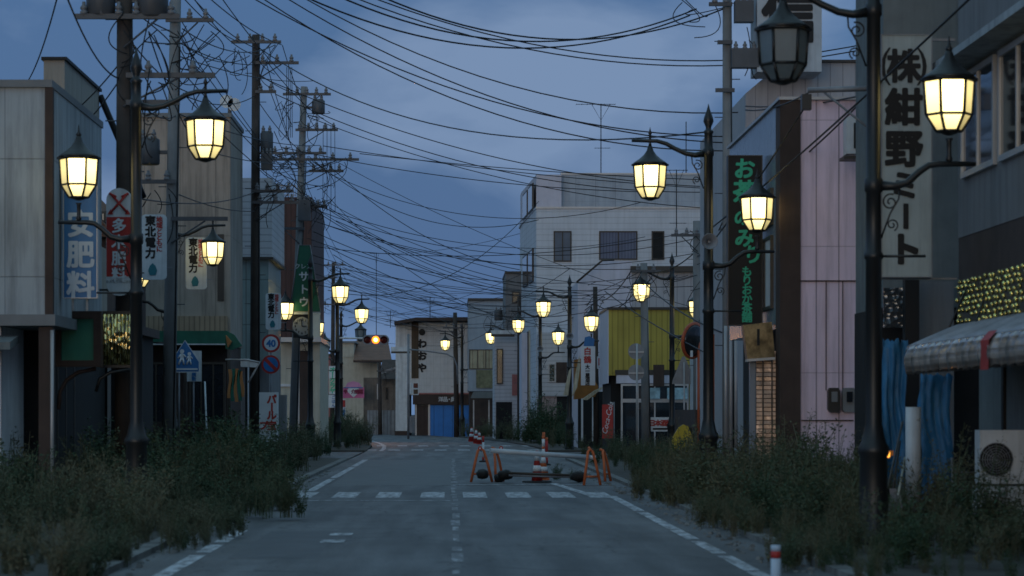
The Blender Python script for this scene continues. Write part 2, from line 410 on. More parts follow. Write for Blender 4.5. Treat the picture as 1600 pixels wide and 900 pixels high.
M_seam2 = mat('newer_asphalt', (0.075, 0.078, 0.083), rough=0.6, var=0.2, ns=2, streak=0, bump=0.2, bscale=60)
M_patch = mat('patched_asphalt', (0.125, 0.127, 0.132), rough=0.65, var=0.15, ns=1.5, streak=0, bump=0.2, bscale=60)
pt = MB(); pt.box(-.2, 3.6, 60.4, 60.52, 0.0, 0.0045); pt.build('road_seam', M_seam)['kind'] = 'structure'
for x0, x1, d0, d1 in ((.6, 2.1, 38.5, 41.2), (-2.5, -1.5, 30.5, 37.5), (1.5, 2.7, 67, 74)):
    pt = MB(); pt.add([(x0, d0, .002), (x1, d0+.1, .002), (x1-.05, d1, .002), (x0+.04, d1-.15, .002)], [(0,1,2,3)]); pt.build('road_patch', M_seam2)['kind'] = 'structure'
pt = MB(); pt.add([(-2.7, 60.5, .0025), (0.0, 60.5, .0025), (0.0, 92, .0025), (-2.7, 92, .0025)], [(0,1,2,3)]); pt.build('road_patch', M_patch)['kind'] = 'structure'
dr = MB()                                                          # grit and broken kerb chips along the gutters
rr = random.Random(3)
for i in range(420):
    sd = rr.random() < .6
    d = rr.uniform(27, 75); x = (3.35 + abs(rr.gauss(0, .22))) if sd else (-3.2 - abs(rr.gauss(0, .22)))
    q = rr.uniform(.015, .05) * (2 if rr.random() < .06 else 1)
    a = rr.uniform(0, 3); h = q*rr.uniform(.3, .7)
    vs = [(x + q*math.cos(a+k*1.57)*rr.uniform(.7, 1.3), d + q*math.sin(a+k*1.57)*rr.uniform(.7, 1.3), 0.004) for k in range(4)]
    vs += [(x + (vx-x)*.6, d + (vy-d)*.6, .004+h) for vx, vy, _ in vs]
    dr.add(vs, [(4,5,6,7),(0,1,5,4),(1,2,6,5),(2,3,7,6),(3,0,4,7)])
tag(dr.build('gravel', M_kerb), 'pale grit and broken kerb chips strewn along the gutters', 'gravel', kind='stuff')

# ------------------------------------------------------------------ buildings
def bldg(name, label, cat, X0, X1, Y0, Y1, z1, m, z0=-0.12, group=None, wall='wall'):
    t = thing(name, label, cat, ((X0+X1)/2, Y0, 0), group)
    MB().box(X0, X1, Y0, Y1, z0, z1).build(wall, m, t)
    return t
def fwin(parent, px0, py0, px1, py1, s, nm=1, fm=None, pm=None, off=0.05, fw=0.06, name='window'):
    """window in a wall that faces the camera: frame bars and a pane set into them"""
    fm = fm or M_frame; pm = pm or M_glass
    x0, x1, z0, z1 = Fx(px0, s), Fx(px1, s), Fz(py1, s), Fz(py0, s); y = Fy(s) - off
    mb = MB(); d = off + 0.04
    mb.box(x0, x1, y, y+d, z1-fw, z1); mb.box(x0, x1, y, y+d, z0, z0+fw)
    mb.box(x0, x0+fw, y, y+d, z0+fw, z1-fw); mb.box(x1-fw, x1, y, y+d, z0+fw, z1-fw)
    for i in range(1, nm+1):
        xm = x0 + (x1-x0)*i/(nm+1); mb.box(xm-fw*.4, xm+fw*.4, y+.004, y+d-.004, z0+fw, z1-fw)
    w = mb.build(name, fm, parent)
    MB().box(x0+fw*.5, x1-fw*.5, y+off*.5, y+off*.5+.01, z0+fw*.5, z1-fw*.5).build('pane', pm, w)
    return w
def swin(parent, X, out, y0, y1, z0, z1, nm=1, fm=None, pm=None, fw=0.06, name='window'):
    """the same in a wall along the street; out = -1 when the wall looks towards -X"""
    fm = fm or M_frame; pm = pm or M_glass
    xa, xb = sorted((X + out*.06, X - out*.03)); mb = MB()
    mb.box(xa, xb, y0, y1, z1-fw, z1); mb.box(xa, xb, y0, y1, z0, z0+fw)
    mb.box(xa, xb, y0, y0+fw, z0+fw, z1-fw); mb.box(xa, xb, y1-fw, y1, z0+fw, z1-fw)
    for i in range(1, nm+1):
        ym = y0 + (y1-y0)*i/(nm+1); mb.box(xa+.004, xb-.004, ym-fw*.4, ym+fw*.4, z0+fw, z1-fw)
    w = mb.build(name, fm, parent)
    MB().box(X+out*.02, X+out*.03, y0+fw*.5, y1-fw*.5, z0+fw*.5, z1-fw*.5).build('pane', pm, w)
    return w
def part(name, parent, m, *rects, t=0.1, off=0.03, s=None, label=None):
    mb = MB()
    for r in rects: mb.pbox(*r, s, t, off)
    return mb.build(name, m, parent, label)

M_wh_panel = mat('white_panels', (0.35, 0.39, 0.42), rough=0.7, var=0.14, ns=1, streak=0.5, lines=(('z', 1.9, 0.012, 0.35), ('h', 1.8, 0.012, 0.3)))
M_tan = mat('tan_render', (0.34, 0.31, 0.27), rough=0.8, var=0.12, ns=.8, streak=0.3)
M_tan_panel = mat('beige_panels', (0.36, 0.31, 0.265), rough=0.8, var=0.16, ns=.8, streak=0.5, lines=(('h', 1.05, 0.018, 0.45), ('z', 3.4, 0.006, 0.3)))
M_siding = mat('white_siding', (0.55, 0.57, 0.62), rough=0.6, var=0.08, ns=.7, streak=0.15, lines=(('z', 0.30, 0.14, 0.22), ('h', 1.75, 0.012, 0.15)))
M_siding_l = mat('pale_siding', (0.50, 0.50, 0.53), rough=0.65, var=0.08, ns=.7, streak=0.15, lines=(('z', 0.22, 0.2, 0.3),))
M_maroon = mat('maroon_corrugated', (0.062, 0.030, 0.028), rough=0.65, var=0.18, ns=1, streak=0.25, lines=(('h', 0.22, 0.35, 0.35),))
M_pink = mat('pink_siding', (0.76, 0.60, 0.71), rough=0.6, var=0.13, ns=.6, streak=0.36, lines=(('h', 0.42, 0.07, 0.6), ('z', 2.35, 0.008, 0.3)))
M_grey = mat('grey_render', (0.19, 0.195, 0.205), rough=0.8, var=0.14, ns=.8, streak=0.3)
M_greyv = mat('grey_vertical_siding', (0.40, 0.40, 0.43), rough=0.65, var=0.08, ns=.7, streak=0.2, lines=(('h', 0.3, 0.1, 0.35),))
M_green_dk = mat('dark_green_grey', (0.15, 0.17, 0.175), rough=0.75, var=0.15, streak=0.25)
M_yellow = mat('yellow_corrugated', (0.42, 0.335, 0.06), rough=0.6, var=0.12, ns=.8, streak=0.22, lines=(('h', 0.21, 0.3, 0.3),))
M_lilac = mat('lilac_render', (0.58, 0.57, 0.66), rough=0.7, var=0.06, streak=0.15)
M_tile = mat('brown_roof_tiles', (0.19, 0.085, 0.045), rough=0.7, var=0.25, streak=0.2, lines=(('h', 0.3, 0.2, 0.45), ('z', 0.22, 0.15, 0.3)))
M_salmon = mat('salmon_render', (0.36, 0.14, 0.13), rough=0.8, var=0.12, streak=0.2)
M_cream = mat('cream_render', (0.48, 0.45, 0.37), rough=0.8, var=0.1, streak=0.25)
M_shut_blue = mat('blue_shutter', (0.025, 0.20, 0.60), rough=0.5, var=0.08, streak=0.12, lines=(('h', 0.62, 0.09, 0.5), ('z', 0.08, 0.3, 0.1)))
M_gpanel = mat('pale_green_panels', (0.20, 0.27, 0.27), rough=0.3, var=0.1, streak=0.2, lines=(('h', 0.8, 0.06, 0.5), ('z', 1.5, 0.03, 0.4)), spec=0.5)
M_green = mat('green_fabric', (0.02, 0.13, 0.09), rough=0.6, var=0.15, streak=0.2)
M_greensign = mat('green_sign', (0.015, 0.115, 0.07), rough=0.45, var=0.1, streak=0.12)
M_roofgrey = mat('grey_roof_trim', (0.17, 0.18, 0.19), rough=0.6, var=0.1, streak=0.1)
M_shimmer = mat('ribbed_glass', (0.05, 0.055, 0.06), rough=0.08, var=0.3, ns=6, streak=0.1, spec=0.9, bump=0.9, voro=9)
M_pattern = mat('patterned_glass', (0.06, 0.055, 0.035), rough=0.10, var=0.3, ns=4, streak=0.0, spec=1.0, bump=1.0, voro=11)
M_tarp = mat('blue_tarp', (0.03, 0.15, 0.30), rough=0.5, var=0.2, ns=2, streak=0.2, bump=0.5, bscale=5)

# --- LEFT: white shop, nearest
X = -6.44
t = thing('white_shop', 'white panelled shop with brown corner trim, nearest on the pavement opposite the meat shop', 'shop', (-9, 44, 0))
MB().box(-14, X, 44, 50.3, 3.2, 6.86).build('upper_wall', M_wh_panel, t)
MB().box(-14, -7.28, 44.15, 50.3, -.12, 3.02).build('lower_wall', M_white, t)
MB().box(-7.28, X-.35, 46.5, 50.3, -.12, 3.02).build('recess_wall', M_dark, t)  # black wall stands in for the dark of the opening
MB().box(-14.1, X+.02, 43.93, 50.4, 6.86, 6.98).build('roof_edge', M_roofgrey, t)
MB().box(X-.10, X+.03, 43.95, 44.10, 3.2, 6.86).box(X-.2, X+.03, 43.95, 44.2, -.12, 3.0).build('corner_trim', M_brown, t)
MB().box(-14.1, X+.08, 43.85, 50.4, 3.02, 3.2).build('eave', M_roofgrey, t)
MB().prism([(-14.1, 43.2, 2.62), (-6.98, 43.2, 2.62), (-6.98, 44.12, 2.75), (-14.1, 44.12, 2.75)], (0, 0, .12)).build('awning', M_green_dk, t)
MB().tube([(-6.42, 43.92, 0), (-6.42, 43.92, 2.95)], .03, 8).build('downpipe', M_alu, t)
for k in range(4):
    y = 46.0 + k*1.05
    MB().box(X-.42, X-.34, y, y+.08, -.1, 3.0).build('door_post', M_frame, t)
# tan shop front with tall false facade
t = thing('tan_shop', 'tan shop with a tall sloping false facade above the white shop roof', 'shop', (-8, 53.4, 0))
MB().box(-7.96, -7.55, 53.34, 58.6, 5.2, 8.5).build('false_facade', M_tan, t)
MB().box(-14, -7.56, 54, 60, 3.0, 5.2).build('wall', M_tan, t)
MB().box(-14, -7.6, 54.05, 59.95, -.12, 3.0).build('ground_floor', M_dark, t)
MB().box(-8.0, -7.5, 53.28, 58.66, 8.5, 8.56).build('facade_cap', M_blk, t)
MB().tube([(-7.52, 58.5, 8.4), (-6.7, 59.5, 6.3)], .07, 6).build('roof_brace', M_blk, t)
# brown house behind the big pole
t = thing('brown_house', 'dark brown gabled house squeezed between the tan shop and the tall beige block', 'house', (-9, 66.5, 0))
MB().box(-13, -8.5, 67, 76, -.12, 5.9).build('wall', M_brown, t)
MB().prism([(-13.2, 66.6, 5.9), (-8.3, 66.6, 5.9), (-8.3, 66.6, 6.05), (-10.2, 66.6, 8.0), (-13.2, 66.6, 6.05)], (0, 9.5, 0)).build('roof', M_tile, t)
fwin(t, 151, 330, 166, 390, 63.6, 1)
part('ground_floor', t, M_dark, (120, 500, 165, 750), s=63.9, t=.2)
t = thing('recessed_shopfront', 'dark recessed shop front with pale posts behind the brown utility pole', 'shop', (-7.6, 59, 0))
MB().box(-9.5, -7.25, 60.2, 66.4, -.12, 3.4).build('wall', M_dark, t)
MB().box(-9.5, -7.1, 60.1, 66.5, 3.4, 3.6).build('eave', M_brown, t)
for px in (168, 184, 200): MB().box(Fx(px, 71), Fx(px, 71)+.07, 60.08, 60.16, -.1, 3.4).build('post', M_alu, t)
part('hanging_cloth', t, M_signw, (181, 688, 192, 722), s=71, t=.03, off=.06)
# tall beige block
s = 53.
t = thing('beige_block', 'tall beige panelled block with a blank wall and green awning strip', 'building', (-8, Fy(s), 0))
MB().box(Fx(196, s), Fx(360, s), Fy(s), 85.2, 3.6, Fz(183, s)).build('wall', M_tan_panel, t)
MB().box(Fx(194, s), Fx(362, s), Fy(s)-.06, 85.3, Fz(183, s), Fz(183, s)+.12).build('roof_edge', M_roofgrey, t)
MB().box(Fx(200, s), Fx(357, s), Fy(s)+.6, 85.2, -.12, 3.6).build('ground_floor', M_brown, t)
part('corrugated_band', t, mat('tan_corrugated', (0.36, 0.27, 0.19), rough=.7, lines=(('h', .15, .35, .35),)), (222, 494, 356, 519), s=s, t=.14, off=.12)
part('awning_strip', t, M_green, (222, 517, 356, 537), s=s+.6, t=.5, off=.1)
part('awning_hem', t, M_white, (222, 537, 356, 539), s=s+.6, t=.05, off=.12)
part('slit_window', t, M_frame, (340, 366, 350, 470), s=s, t=.1, off=.03)
fwin(t, 296, 566, 352, 662, 53.6, 2, M_frame, M_glass); fwin(t, 226, 566, 262, 662, 53.6, 1, M_frame, M_glass)
for px in (272, 290, 358): MB().tube([(Fx(px, 55), Fy(55), 0), (Fx(px, 55), Fy(55), 3.6)], .05, 8).build('post', M_brownpole, t)
# horn loudspeakers on its roof
t2 = thing('roof_loudspeaker', 'pair of pale horn loudspeakers on a short mast above the beige block roof', 'loudspeaker', (Fx(359, 52), Fy(52), Fz(183, 53)+.12))
MB().tube([P(359, 181, 52), P(359, 150, 52)], .06, 8).build('mast', M_steel, t2)
for px, py, dx in ((352, 160, -.25), (364, 165, .28)):
    c = P(px+3, py, 52); MB().lathe([(.04, .1), (.06, 0), (.1, -.12), (.2, -.28)], c, 14, 'y').build('horn', M_signw, t2)
# white sided shop + green glass panels
s = 47.
t = thing('sided_shop', 'white sided three storey shop over pale green glass panels beside the brown utility pole', 'shop', (-7.5, Fy(s), 0))
MB().box(Fx(352, s), Fx(425, s), Fy(s), 97.5, 6.75, Fz(278, s)).build('upper_wall', M_siding_l, t)
MB().box(Fx(352, s), Fx(419, s), Fy(s)+.15, 97.5, 3.3, 6.75).build('glass_panels', M_gpanel, t)
MB().box(Fx(352, s), Fx(419, s), Fy(s)+.5, 97.5, -.12, 3.3).build('ground_floor', M_grey, t)
MB().box(Fx(350, s), Fx(427, s), Fy(s)-.05, 97.5, 6.68, 6.77).build('ledge', M_frame, t)
part('shop_door', t, M_dark, (383, 560, 400, 678), s=46.9, t=.1, off=.02)
part('door_post', t, M_white, (387, 560, 389, 680), (396, 600, 399, 680), (403, 590, 405, 680), s=47.6, t=.06)
# maroon block
s = 36.
t = thing('maroon_block', 'dark maroon corrugated block with roof railing behind the green tapered sign', 'building', (-7.2, Fy(s), 0))
MB().box(Fx(395, s), Fx(487, s), Fy(s), 130, 3.2, Fz(308, s)).build('wall', M_maroon, t)
MB().box(Fx(395, s), Fx(470, s), Fy(s)+.4, 130, -.12, 3.2).build('ground_floor', M_grey, t)
rl = MB(); z0, z1 = Fz(308, s), Fz(289, s)
rl.box(Fx(410, s), Fx(462, s), Fy(s)+.1, Fy(s)+.14, z1-.05, z1); rl.box(Fx(410, s), Fx(462, s), Fy(s)+.1, Fy(s)+.14, z0+.08, z0+.12)
for k in range(15): x = Fx(410, s) + k*(52/s)/14; rl.box(x-.012, x+.012, Fy(s)+.105, Fy(s)+.135, z0, z1)
rl.build('railing', M_steel, t)
# low cream shop under the sign
s = 39.
t = thing('cream_shop', 'low cream shop with a grey metal canopy and clock under the green tapered sign', 'shop', (-6, Fy(s), 0))
MB().box(Fx(436, s), Fx(500, s), Fy(s), 117, -.12, Fz(535, s)).build('wall', M_cream, t)
MB().box(Fx(436, s), Fx(503, s), Fy(s)-.9, 117, Fz(535, s), Fz(528, s)).build('canopy', M_alu, t)
MB().box(Fx(489, s), Fx(500, s), Fy(s)-.1, Fy(s)+.3, Fz(528, s), Fz(484, s)).build('pillar', M_cream, t)
part('door', t, M_brown, (468, 548, 486, 680), s=s, t=.06, off=.03)
part('door_frame', t, M_alu, (466, 545, 468, 680), (486, 545, 488, 680), s=s, t=.08, off=.05)
part('lintel', t, M_white, (436, 600, 466, 604), s=s, t=.1, off=.06)

# --- RIGHT: meat shop, nearest
XR = 7.2
t = thing('meat_shop', 'grey green upper storey shop with ribbon windows and patterned glass over its awning', 'shop', (8.5, 32, 0))
MB().box(XR, 12, 18, 38.8, 4.1, 12).build('upper_wall', M_grey, t)
MB().box(XR+.01, 12, 18, 38.8, 3.5, 4.1).build('brown_band', M_brown, t)
MB().box(XR-.01, 12, 18, 38.8, 2.85, 3.5).build('glint_band', M_frame, t)
M_stud = mat('gold_glint_studs', (0.95, 0.78, 0.26), rough=0.12, var=0.6, ns=3.5, streak=0.3, metal=1.0)  # gold balls stand in for lamp glints in patterned glass
rs = random.Random(11); mb = MB()
for j in range(8):
    for i in range(34):
        if rs.random() < .13: continue
        y = 38.65 - i*.30 - rs.uniform(-.07, .07) - .15*(j % 2); z = 2.905 + j*.079 + rs.uniform(-.012, .012)
        mb.lathe([(.001, -.034), (.019, -.029), (.030, -.016), (.034, 0), (.030, .016), (.019, .029), (.001, .034)], (XR-.022, y, z), 10)
mb.build('glint_studs', M_stud, t)['kind'] = 'stuff'
MB().box(XR+.3, 12, 18, 38.8, -.12, 2.85).build('ground_floor', M_green_dk, t)
MB().box(XR-.45, XR, 18, 38.75, 6.42, 6.52).build('window_hood', M_wh_panel, t)
for y0, y1 in ((36.0, 38.3), (33.4, 35.7), (30.8, 33.1)): swin(t, XR, -1, y0, y1, 4.9, 6.35, 1, M_alu, M_glass, .08)
for k in range(3): MB().box(XR+.26, XR+.32, 36.9-k*1.9, 37.05-k*1.9, -.1, 2.85).build('door_post', M_blk, t)
# tall dark building between meat shop and pink shop
s = 98.
t = thing('dark_block', 'tall dark grey block rising behind the white vertical meat shop sign', 'building', (7.6, Fy(s), 0))
MB().box(Fx(1380, s), 11, Fy(s), 46.5, 3.3, 12).build('wall', M_green_dk, t)
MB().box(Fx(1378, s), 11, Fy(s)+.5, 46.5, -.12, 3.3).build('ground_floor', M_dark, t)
part('grey_panel', t, M_grey, (1436, 440, 1490, 700), s=99, t=.1)
part('pillar', t, M_blk, (1414, 435, 1436, 800), s=100.5, t=.25)
part('ribbed_window', t, M_copper if 'M_copper' in globals() else M_shimmer, (1380, 450, 1412, 512), s=99.5, t=.05)
# pink shop
s = 84.
t = thing('pink_shop', 'pink sided tea shop with a thick dark brown corner pillar and roller shutters', 'shop', (7.2, Fy(s), 0))
MB().box(Fx(1250, s), 11, Fy(s), 60.2, -.12, Fz(157, s)).build('wall', M_pink, t)
MB().box(Fx(1218, s), Fx(1250, s), Fy(s)-.08, 51.4, -.12, Fz(155, s)).build('corner_pillar', M_brown, t)
MB().box(Fx(1216, s), 11.1, Fy(s)-.12, 60.3, Fz(157, s)+.004, Fz(152, s)).build('roof_edge', M_alu, t)
M_bluegl = mat('blue_grey_facade', (0.20, 0.24, 0.30), rough=0.25, var=0.1, streak=0.2, lines=(('h', 0.45, 0.06, 0.35),), spec=0.6)
x = Fx(1218, s)
MB().box(x+.03, x+.42, 51.42, 60.2, 3.2, Fz(157, s)).build('street_wall', M_bluegl, t)
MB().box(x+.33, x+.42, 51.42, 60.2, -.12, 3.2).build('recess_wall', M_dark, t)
for z0, z1 in ((5.2, 5.9), (3.6, 5.0)):
    for k in range(3): swin(t, x+.03, -1, 52.0+k*2.6, 54.2+k*2.6, z0, z1, 1, M_frame, M_signw)
M_shut = mat('steel_shutter', (0.60, 0.42, 0.31), rough=0.3, var=0.25, ns=4, streak=0.25, metal=1.0, bump=.15, bscale=6)
rs_ = random.Random(8)
MB().pbox(1175, 566, 1217.5, 800, 82.4, .5).build('entrance_wall', M_dark, t)
for a_, b_ in ((1182, 1191), (1193.5, 1205), (1207.5, 1217)):
    pr = MB(); n = 31
    for i in range(n):                                              # horizontal slats that bulge towards the road
        z = .25 + i*.082; y = Fy(83); tl = .004 + .006*abs(math.sin(i*1.7)) + rs_.uniform(0, .004)
        pr.prism([(Fx(a_, 83), y, z), (Fx(b_, 83), y, z), (Fx(b_, 83), y + tl, z + .068), (Fx(a_, 83), y + tl, z + .068)], (0, .03, 0))
    pr.build('shutter', M_shut, t)
part('shutter_post', t, M_frame, (1191.2, 566, 1193.2, 800), (1205.2, 566, 1207.2, 800), s=83.1, t=.06)
part('side_panel', t, M_bluegl, (1171, 566, 1181, 800), s=83., t=.1)
M_copper = mat('brown_copper_sheet', (0.34, 0.20, 0.10), rough=0.36, var=0.45, ns=3, streak=0.75, metal=0.8, bump=.06, bscale=4)
MB().prism([P(1168, 561, 83.4), P(1211, 558, 83.4), P(1206, 503, 82.6), P(1161, 508, 82.6)], (0, .35, 0)).build('canopy', M_copper, t)
MB().prism([P(1167.5, 565, 83.5), P(1211.5, 562, 83.5), P(1211, 558, 83.5), P(1168, 561, 83.5)], (0, .37, 0)).build('canopy_trim', M_alu, t)
part('emblem_strip', t, M_blk, (1183, 514, 1187, 540), s=83.6, t=.02, off=.01)
part('pipe_conduit', t, M_brown, (1252, 656, 1333, 658), (1290, 440, 1291, 610), (1316, 440, 1317, 610), (1250, 438, 1360, 440), s=s, t=.03, off=.03)
MB().tube([P(1342, 566, 84.3), P(1344, 552, 84.3), P(1352, 543, 84.3), P(1362, 540, 84.3)], .012, 6).build('pipe_conduit', M_conc, t)
# electricity meters
for nm, px0, px1, m_, lb in (('electricity_meter', 1294, 1313, M_black, 'dark rounded electricity meter on the pink wall'), ('electricity_meter', 1317, 1337, M_conc, 'grey electricity meter box with dark window on the pink wall')):
    tm = thing(nm, lb, 'meter', P((px0+px1)/2, 643, 84)); y = Fy(84)
    a = MB(); c = ((px0+px1)/2)
    a.prism([P(px0, 640, 84.3), P(px0+3, 644, 84.3), P(px1-3, 644, 84.3), P(px1, 640, 84.3), P(px1, 611, 84.3), P(px1-3, 606, 84.3), P(px0+3, 606, 84.3), P(px0, 611, 84.3)], (0, .17, 0)); a.build('case', m_, tm)
    part('dial_window', tm, M_glass if m_ is M_conc else M_roofgrey, (c-4, 612, c+5, 628), s=84.35, t=.05, off=.02)
# air conditioner up on brackets
ta = thing('air_conditioner', 'grey boxed air conditioner on a bracket high on the pink wall', 'air conditioner', P(1342, 246, 85))
MB().pbox(1323, 182, 1364, 240, 85.5, .45).build('case', M_signw, ta); part('fan_grille', ta, M_blk, (1334, 192, 1360, 232), s=85.5, t=.02, off=.02)
MB().pbox(1319, 243, 1366, 248, 86, .6).build('bracket', M_frame, ta)
# pale building behind with a name tower
s = 65.
t = thing('bank_building', 'pale building with a square sign tower rising behind the pink shop', 'building', (10, Fy(s), 0))
MB().prism([(Fx(1165, s), Fy(s), -.12), (Fx(1400, s), Fy(s), -.12), (Fx(1400, s), Fy(s), Fz(98, s)), (Fx(1262, s), Fy(s), Fz(98, s)), (Fx(1205, s), Fy(s), Fz(112, s)), (Fx(1165, s), Fy(s), Fz(146, s))], (0, 12, 0)).build('wall', M_greyv, t)
MB().box(Fx(1260, s), Fx(1402, s), Fy(s)-.1, Fy(s)+12, Fz(98, s)+.004, Fz(94, s)).build('roof_edge', M_frame, t)
s = 66.5
MB().box(Fx(1183, s), Fx(1284, s), Fy(s), Fy(s)+1.4, Fz(112, s), Fz(-70, s)).build('sign_tower', mat('weathered_tower', (.42, .45, .48), streak=.4), t)
mb = MB(); write(mb, '信', 1234, 25, 88, s, .02, .03); write(mb, '用', 1234, -75+20, 88, s, .02, .03) if False else None
mb.build('lettering', M_blk, t)

# yellow shop
s = 41.
t = thing('yellow_shop', 'yellow corrugated shop front with white fascia and glazed ground floor', 'shop', (7.8, Fy(s), 0))
MB().box(Fx(951, s), Fx(1097, s), Fy(s), 110, 3.0, Fz(484, s)).build('wall', M_yellow, t)
MB().box(Fx(951, s)-.03, Fx(951, s)-.003, Fy(s)-.02, 110, 2.7, Fz(484, s)).build('side_panel', M_lilac, t)
MB().box(Fx(949, s), Fx(1099, s), Fy(s)-.08, 110, Fz(484, s), Fz(480, s)).build('roof_edge', M_frame, t)
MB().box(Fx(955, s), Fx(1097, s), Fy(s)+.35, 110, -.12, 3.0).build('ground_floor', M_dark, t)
part('fascia', t, M_lilac, (963, 586, 1076, 599), s=s, t=.3, off=.12)
part('fascia_cap', t, M_frame, (961, 578, 1078, 586), s=s, t=.3, off=.14)
part('side_strip', t, M_yellow, (1077, 599, 1097, 700), s=s, t=.3, off=.02)
fwin(t, 970, 600, 1076, 626, 41.1, 3, M_alu, M_glass, fw=.07); fwin(t, 970, 626, 1076, 706, 41.1, 3, M_alu, M_glass, fw=.07)
part('pasted_poster', t, mat('pale_blue_poster', (.30, .48, .55), var=.4, ns=6, streak=0), (1015, 606, 1031, 623), (1042, 606, 1074, 624), s=41.2, t=.02, off=.08)
part('post', t, M_brown, (1020, 570, 1037, 604), s=41.3, t=.1, off=.3)
# lilac gable and grey sided wing
s = 36.
t = thing('liquor_shop', 'lilac gabled shop with a grey vertically sided wing behind the yellow shop', 'shop', (9, Fy(s), 0))
MB().prism([(Fx(903, s), Fy(s), -.12), (Fx(987, s), Fy(s), -.12), (Fx(987, s), Fy(s), Fz(408, s)), (Fx(942, s), Fy(s), Fz(408, s)), (Fx(903, s), Fy(s), Fz(439, s))], (0, 7, 0)).build('gable_wall', M_lilac, t)
MB().box(Fx(987, s)+.003, Fx(1150, s), Fy(s)+.1, Fy(s)+7, -.12, Fz(424, s)).build('wing_wall', M_greyv, t)
MB().box(Fx(985, s), Fx(1150, s), Fy(s)-.2, Fy(s)+7, Fz(425, s)+.003, Fz(416, s)).build('wing_eave', M_frame, t)
MB().tube([P(901, 441, 36.2), P(941, 407, 36.2), P(960, 406, 36.2)], .05, 6).build('verge', M_frame, t)
part('door_post', t, M_white, (908, 620, 911, 690), (925, 620, 930, 690), (948, 600, 951, 690), s=36.5, t=.1, off=.1)
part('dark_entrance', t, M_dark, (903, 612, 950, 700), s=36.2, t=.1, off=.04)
fwin(t, 1118, 466, 1135, 484, 36., 1, M_frame, M_glass)
# awning of the liquor shop
ta = thing('shop_awning', 'orange brown fabric awning with pale striped flaps beside the white sake sign', 'awning', P(915, 610, 38))
M_oran_f = mat('orange_brown_fabric', (0.30, 0.13, 0.035), rough=.7, var=.2, streak=.2)
M_flap = mat('pale_striped_flap', (0.5, 0.47, 0.36), rough=.4, var=.3, streak=.3, lines=(('h', .12, .3, .3),))
MB().prism([P(898, 562, 37.6), P(908, 560, 37.6), P(935, 604, 37.6), P(930, 620, 37.6), P(898, 624, 37.6)], (0, 1.2, 0)).build('canopy', M_oran_f, ta)
MB().prism([P(880, 618, 38.2), P(889, 579, 38.2), P(893, 574, 38.2), P(888, 618, 38.2)], (0, .06, 0)).build('flap', M_flap, ta)
MB().prism([P(893, 622, 38.2), P(899, 585, 38.2), P(905, 555, 38.2), P(907, 570, 38.2), P(902, 605, 38.2)], (0, .06, 0)).build('flap', M_flap, ta)
MB().prism([P(910, 624, 38), P(930, 610, 38), P(952, 600, 38), P(940, 608, 38), P(918, 625, 38)], (0, .9, 0)).build('flap', M_flap, ta)
# white three storey building
s = 30.
t = thing('white_apartment', 'white sided three storey building with dark framed windows and aerials on its flat roof', 'building', (9, Fy(s), 0))
xa = Fx(838, s); Y0 = Fy(s)
def poly(pts, z0, z1): return MB().prism([(x, y, z0) for x, y in pts], (0, 0, z1-z0))
zt = Fz(326, s)
poly([(xa, Y0), (15, Y0), (15, 158), (3.98, 158), (3.98, 155)], -.12, zt).build('wall', M_siding, t)
poly([(xa-.03, Y0-.06), (15.1, Y0-.06), (15.1, 158), (3.9, 158), (3.92, 155)], zt, zt+.1).build('parapet', M_alu, t)
MB().box(Fx(877, 29.5), 13.6, Fy(29.5), 156, zt+.1, Fz(273, 29.5)).build('penthouse', mat('penthouse_panels', (.34, .37, .42), var=.08, streak=.2, lines=(('h', 1.05, .03, .35), ('z', .98, .02, .2))), t)
MB().box(Fx(876, 29.5), 13.7, Fy(29.5)-.05, 156.1, Fz(273, 29.5)+.002, Fz(273, 29.5)+.09).build('roof_edge', M_alu, t)
poly([(Fx(838, 29.6), Fy(29.6)), (Fx(877, 29.5)-.01, Fy(29.6)), (Fx(877, 29.5)-.01, 158), (4.0, 158), (4.0, 156)], zt+.1, Fz(274, 29.5)).build('stair_tower', mat('tower_render', (.50, .48, .55), var=.06, streak=.12), t)
for r, nm, pm in (((865, 361, 893, 409), 1, M_blind), ((936, 361, 996, 406), 1, M_curtain), ((1018, 361, 1038, 406), 0, M_dark)): fwin(t, *r, s, nm, M_frame, pm, fw=.07)
for z0, z1 in ((Fz(345, 28), Fz(305, 28)), (Fz(450, 28), Fz(402, 28))):   # windows in the skewed street wall
    a, b = Vector((xa, Y0, 0)), Vector((3.98, 155, 0)); d = (b-a); n_ = Vector((-d.y, d.x, 0)).normalized()
    if n_.x > 0: n_ = -n_
    for f0, f1 in ((.15, .42), (.5, .8)):
        p0, p1 = a + d*f0, a + d*f1
        q = [p0 + Vector((0,0,z0)), p1 + Vector((0,0,z0)), p1 + Vector((0,0,z1)), p0 + Vector((0,0,z1))]
        w = MB().prism(q, n_*.09).build('window', M_frame, t)
        u = d.normalized()*.12; zz = Vector((0, 0, .1))
        MB().prism([q[0]+n_*.06+u+zz, q[1]+n_*.06-u+zz, q[2]+n_*.06-u-zz, q[3]+n_*.06+u-zz], n_*.04).build('pane', M_glass, w)
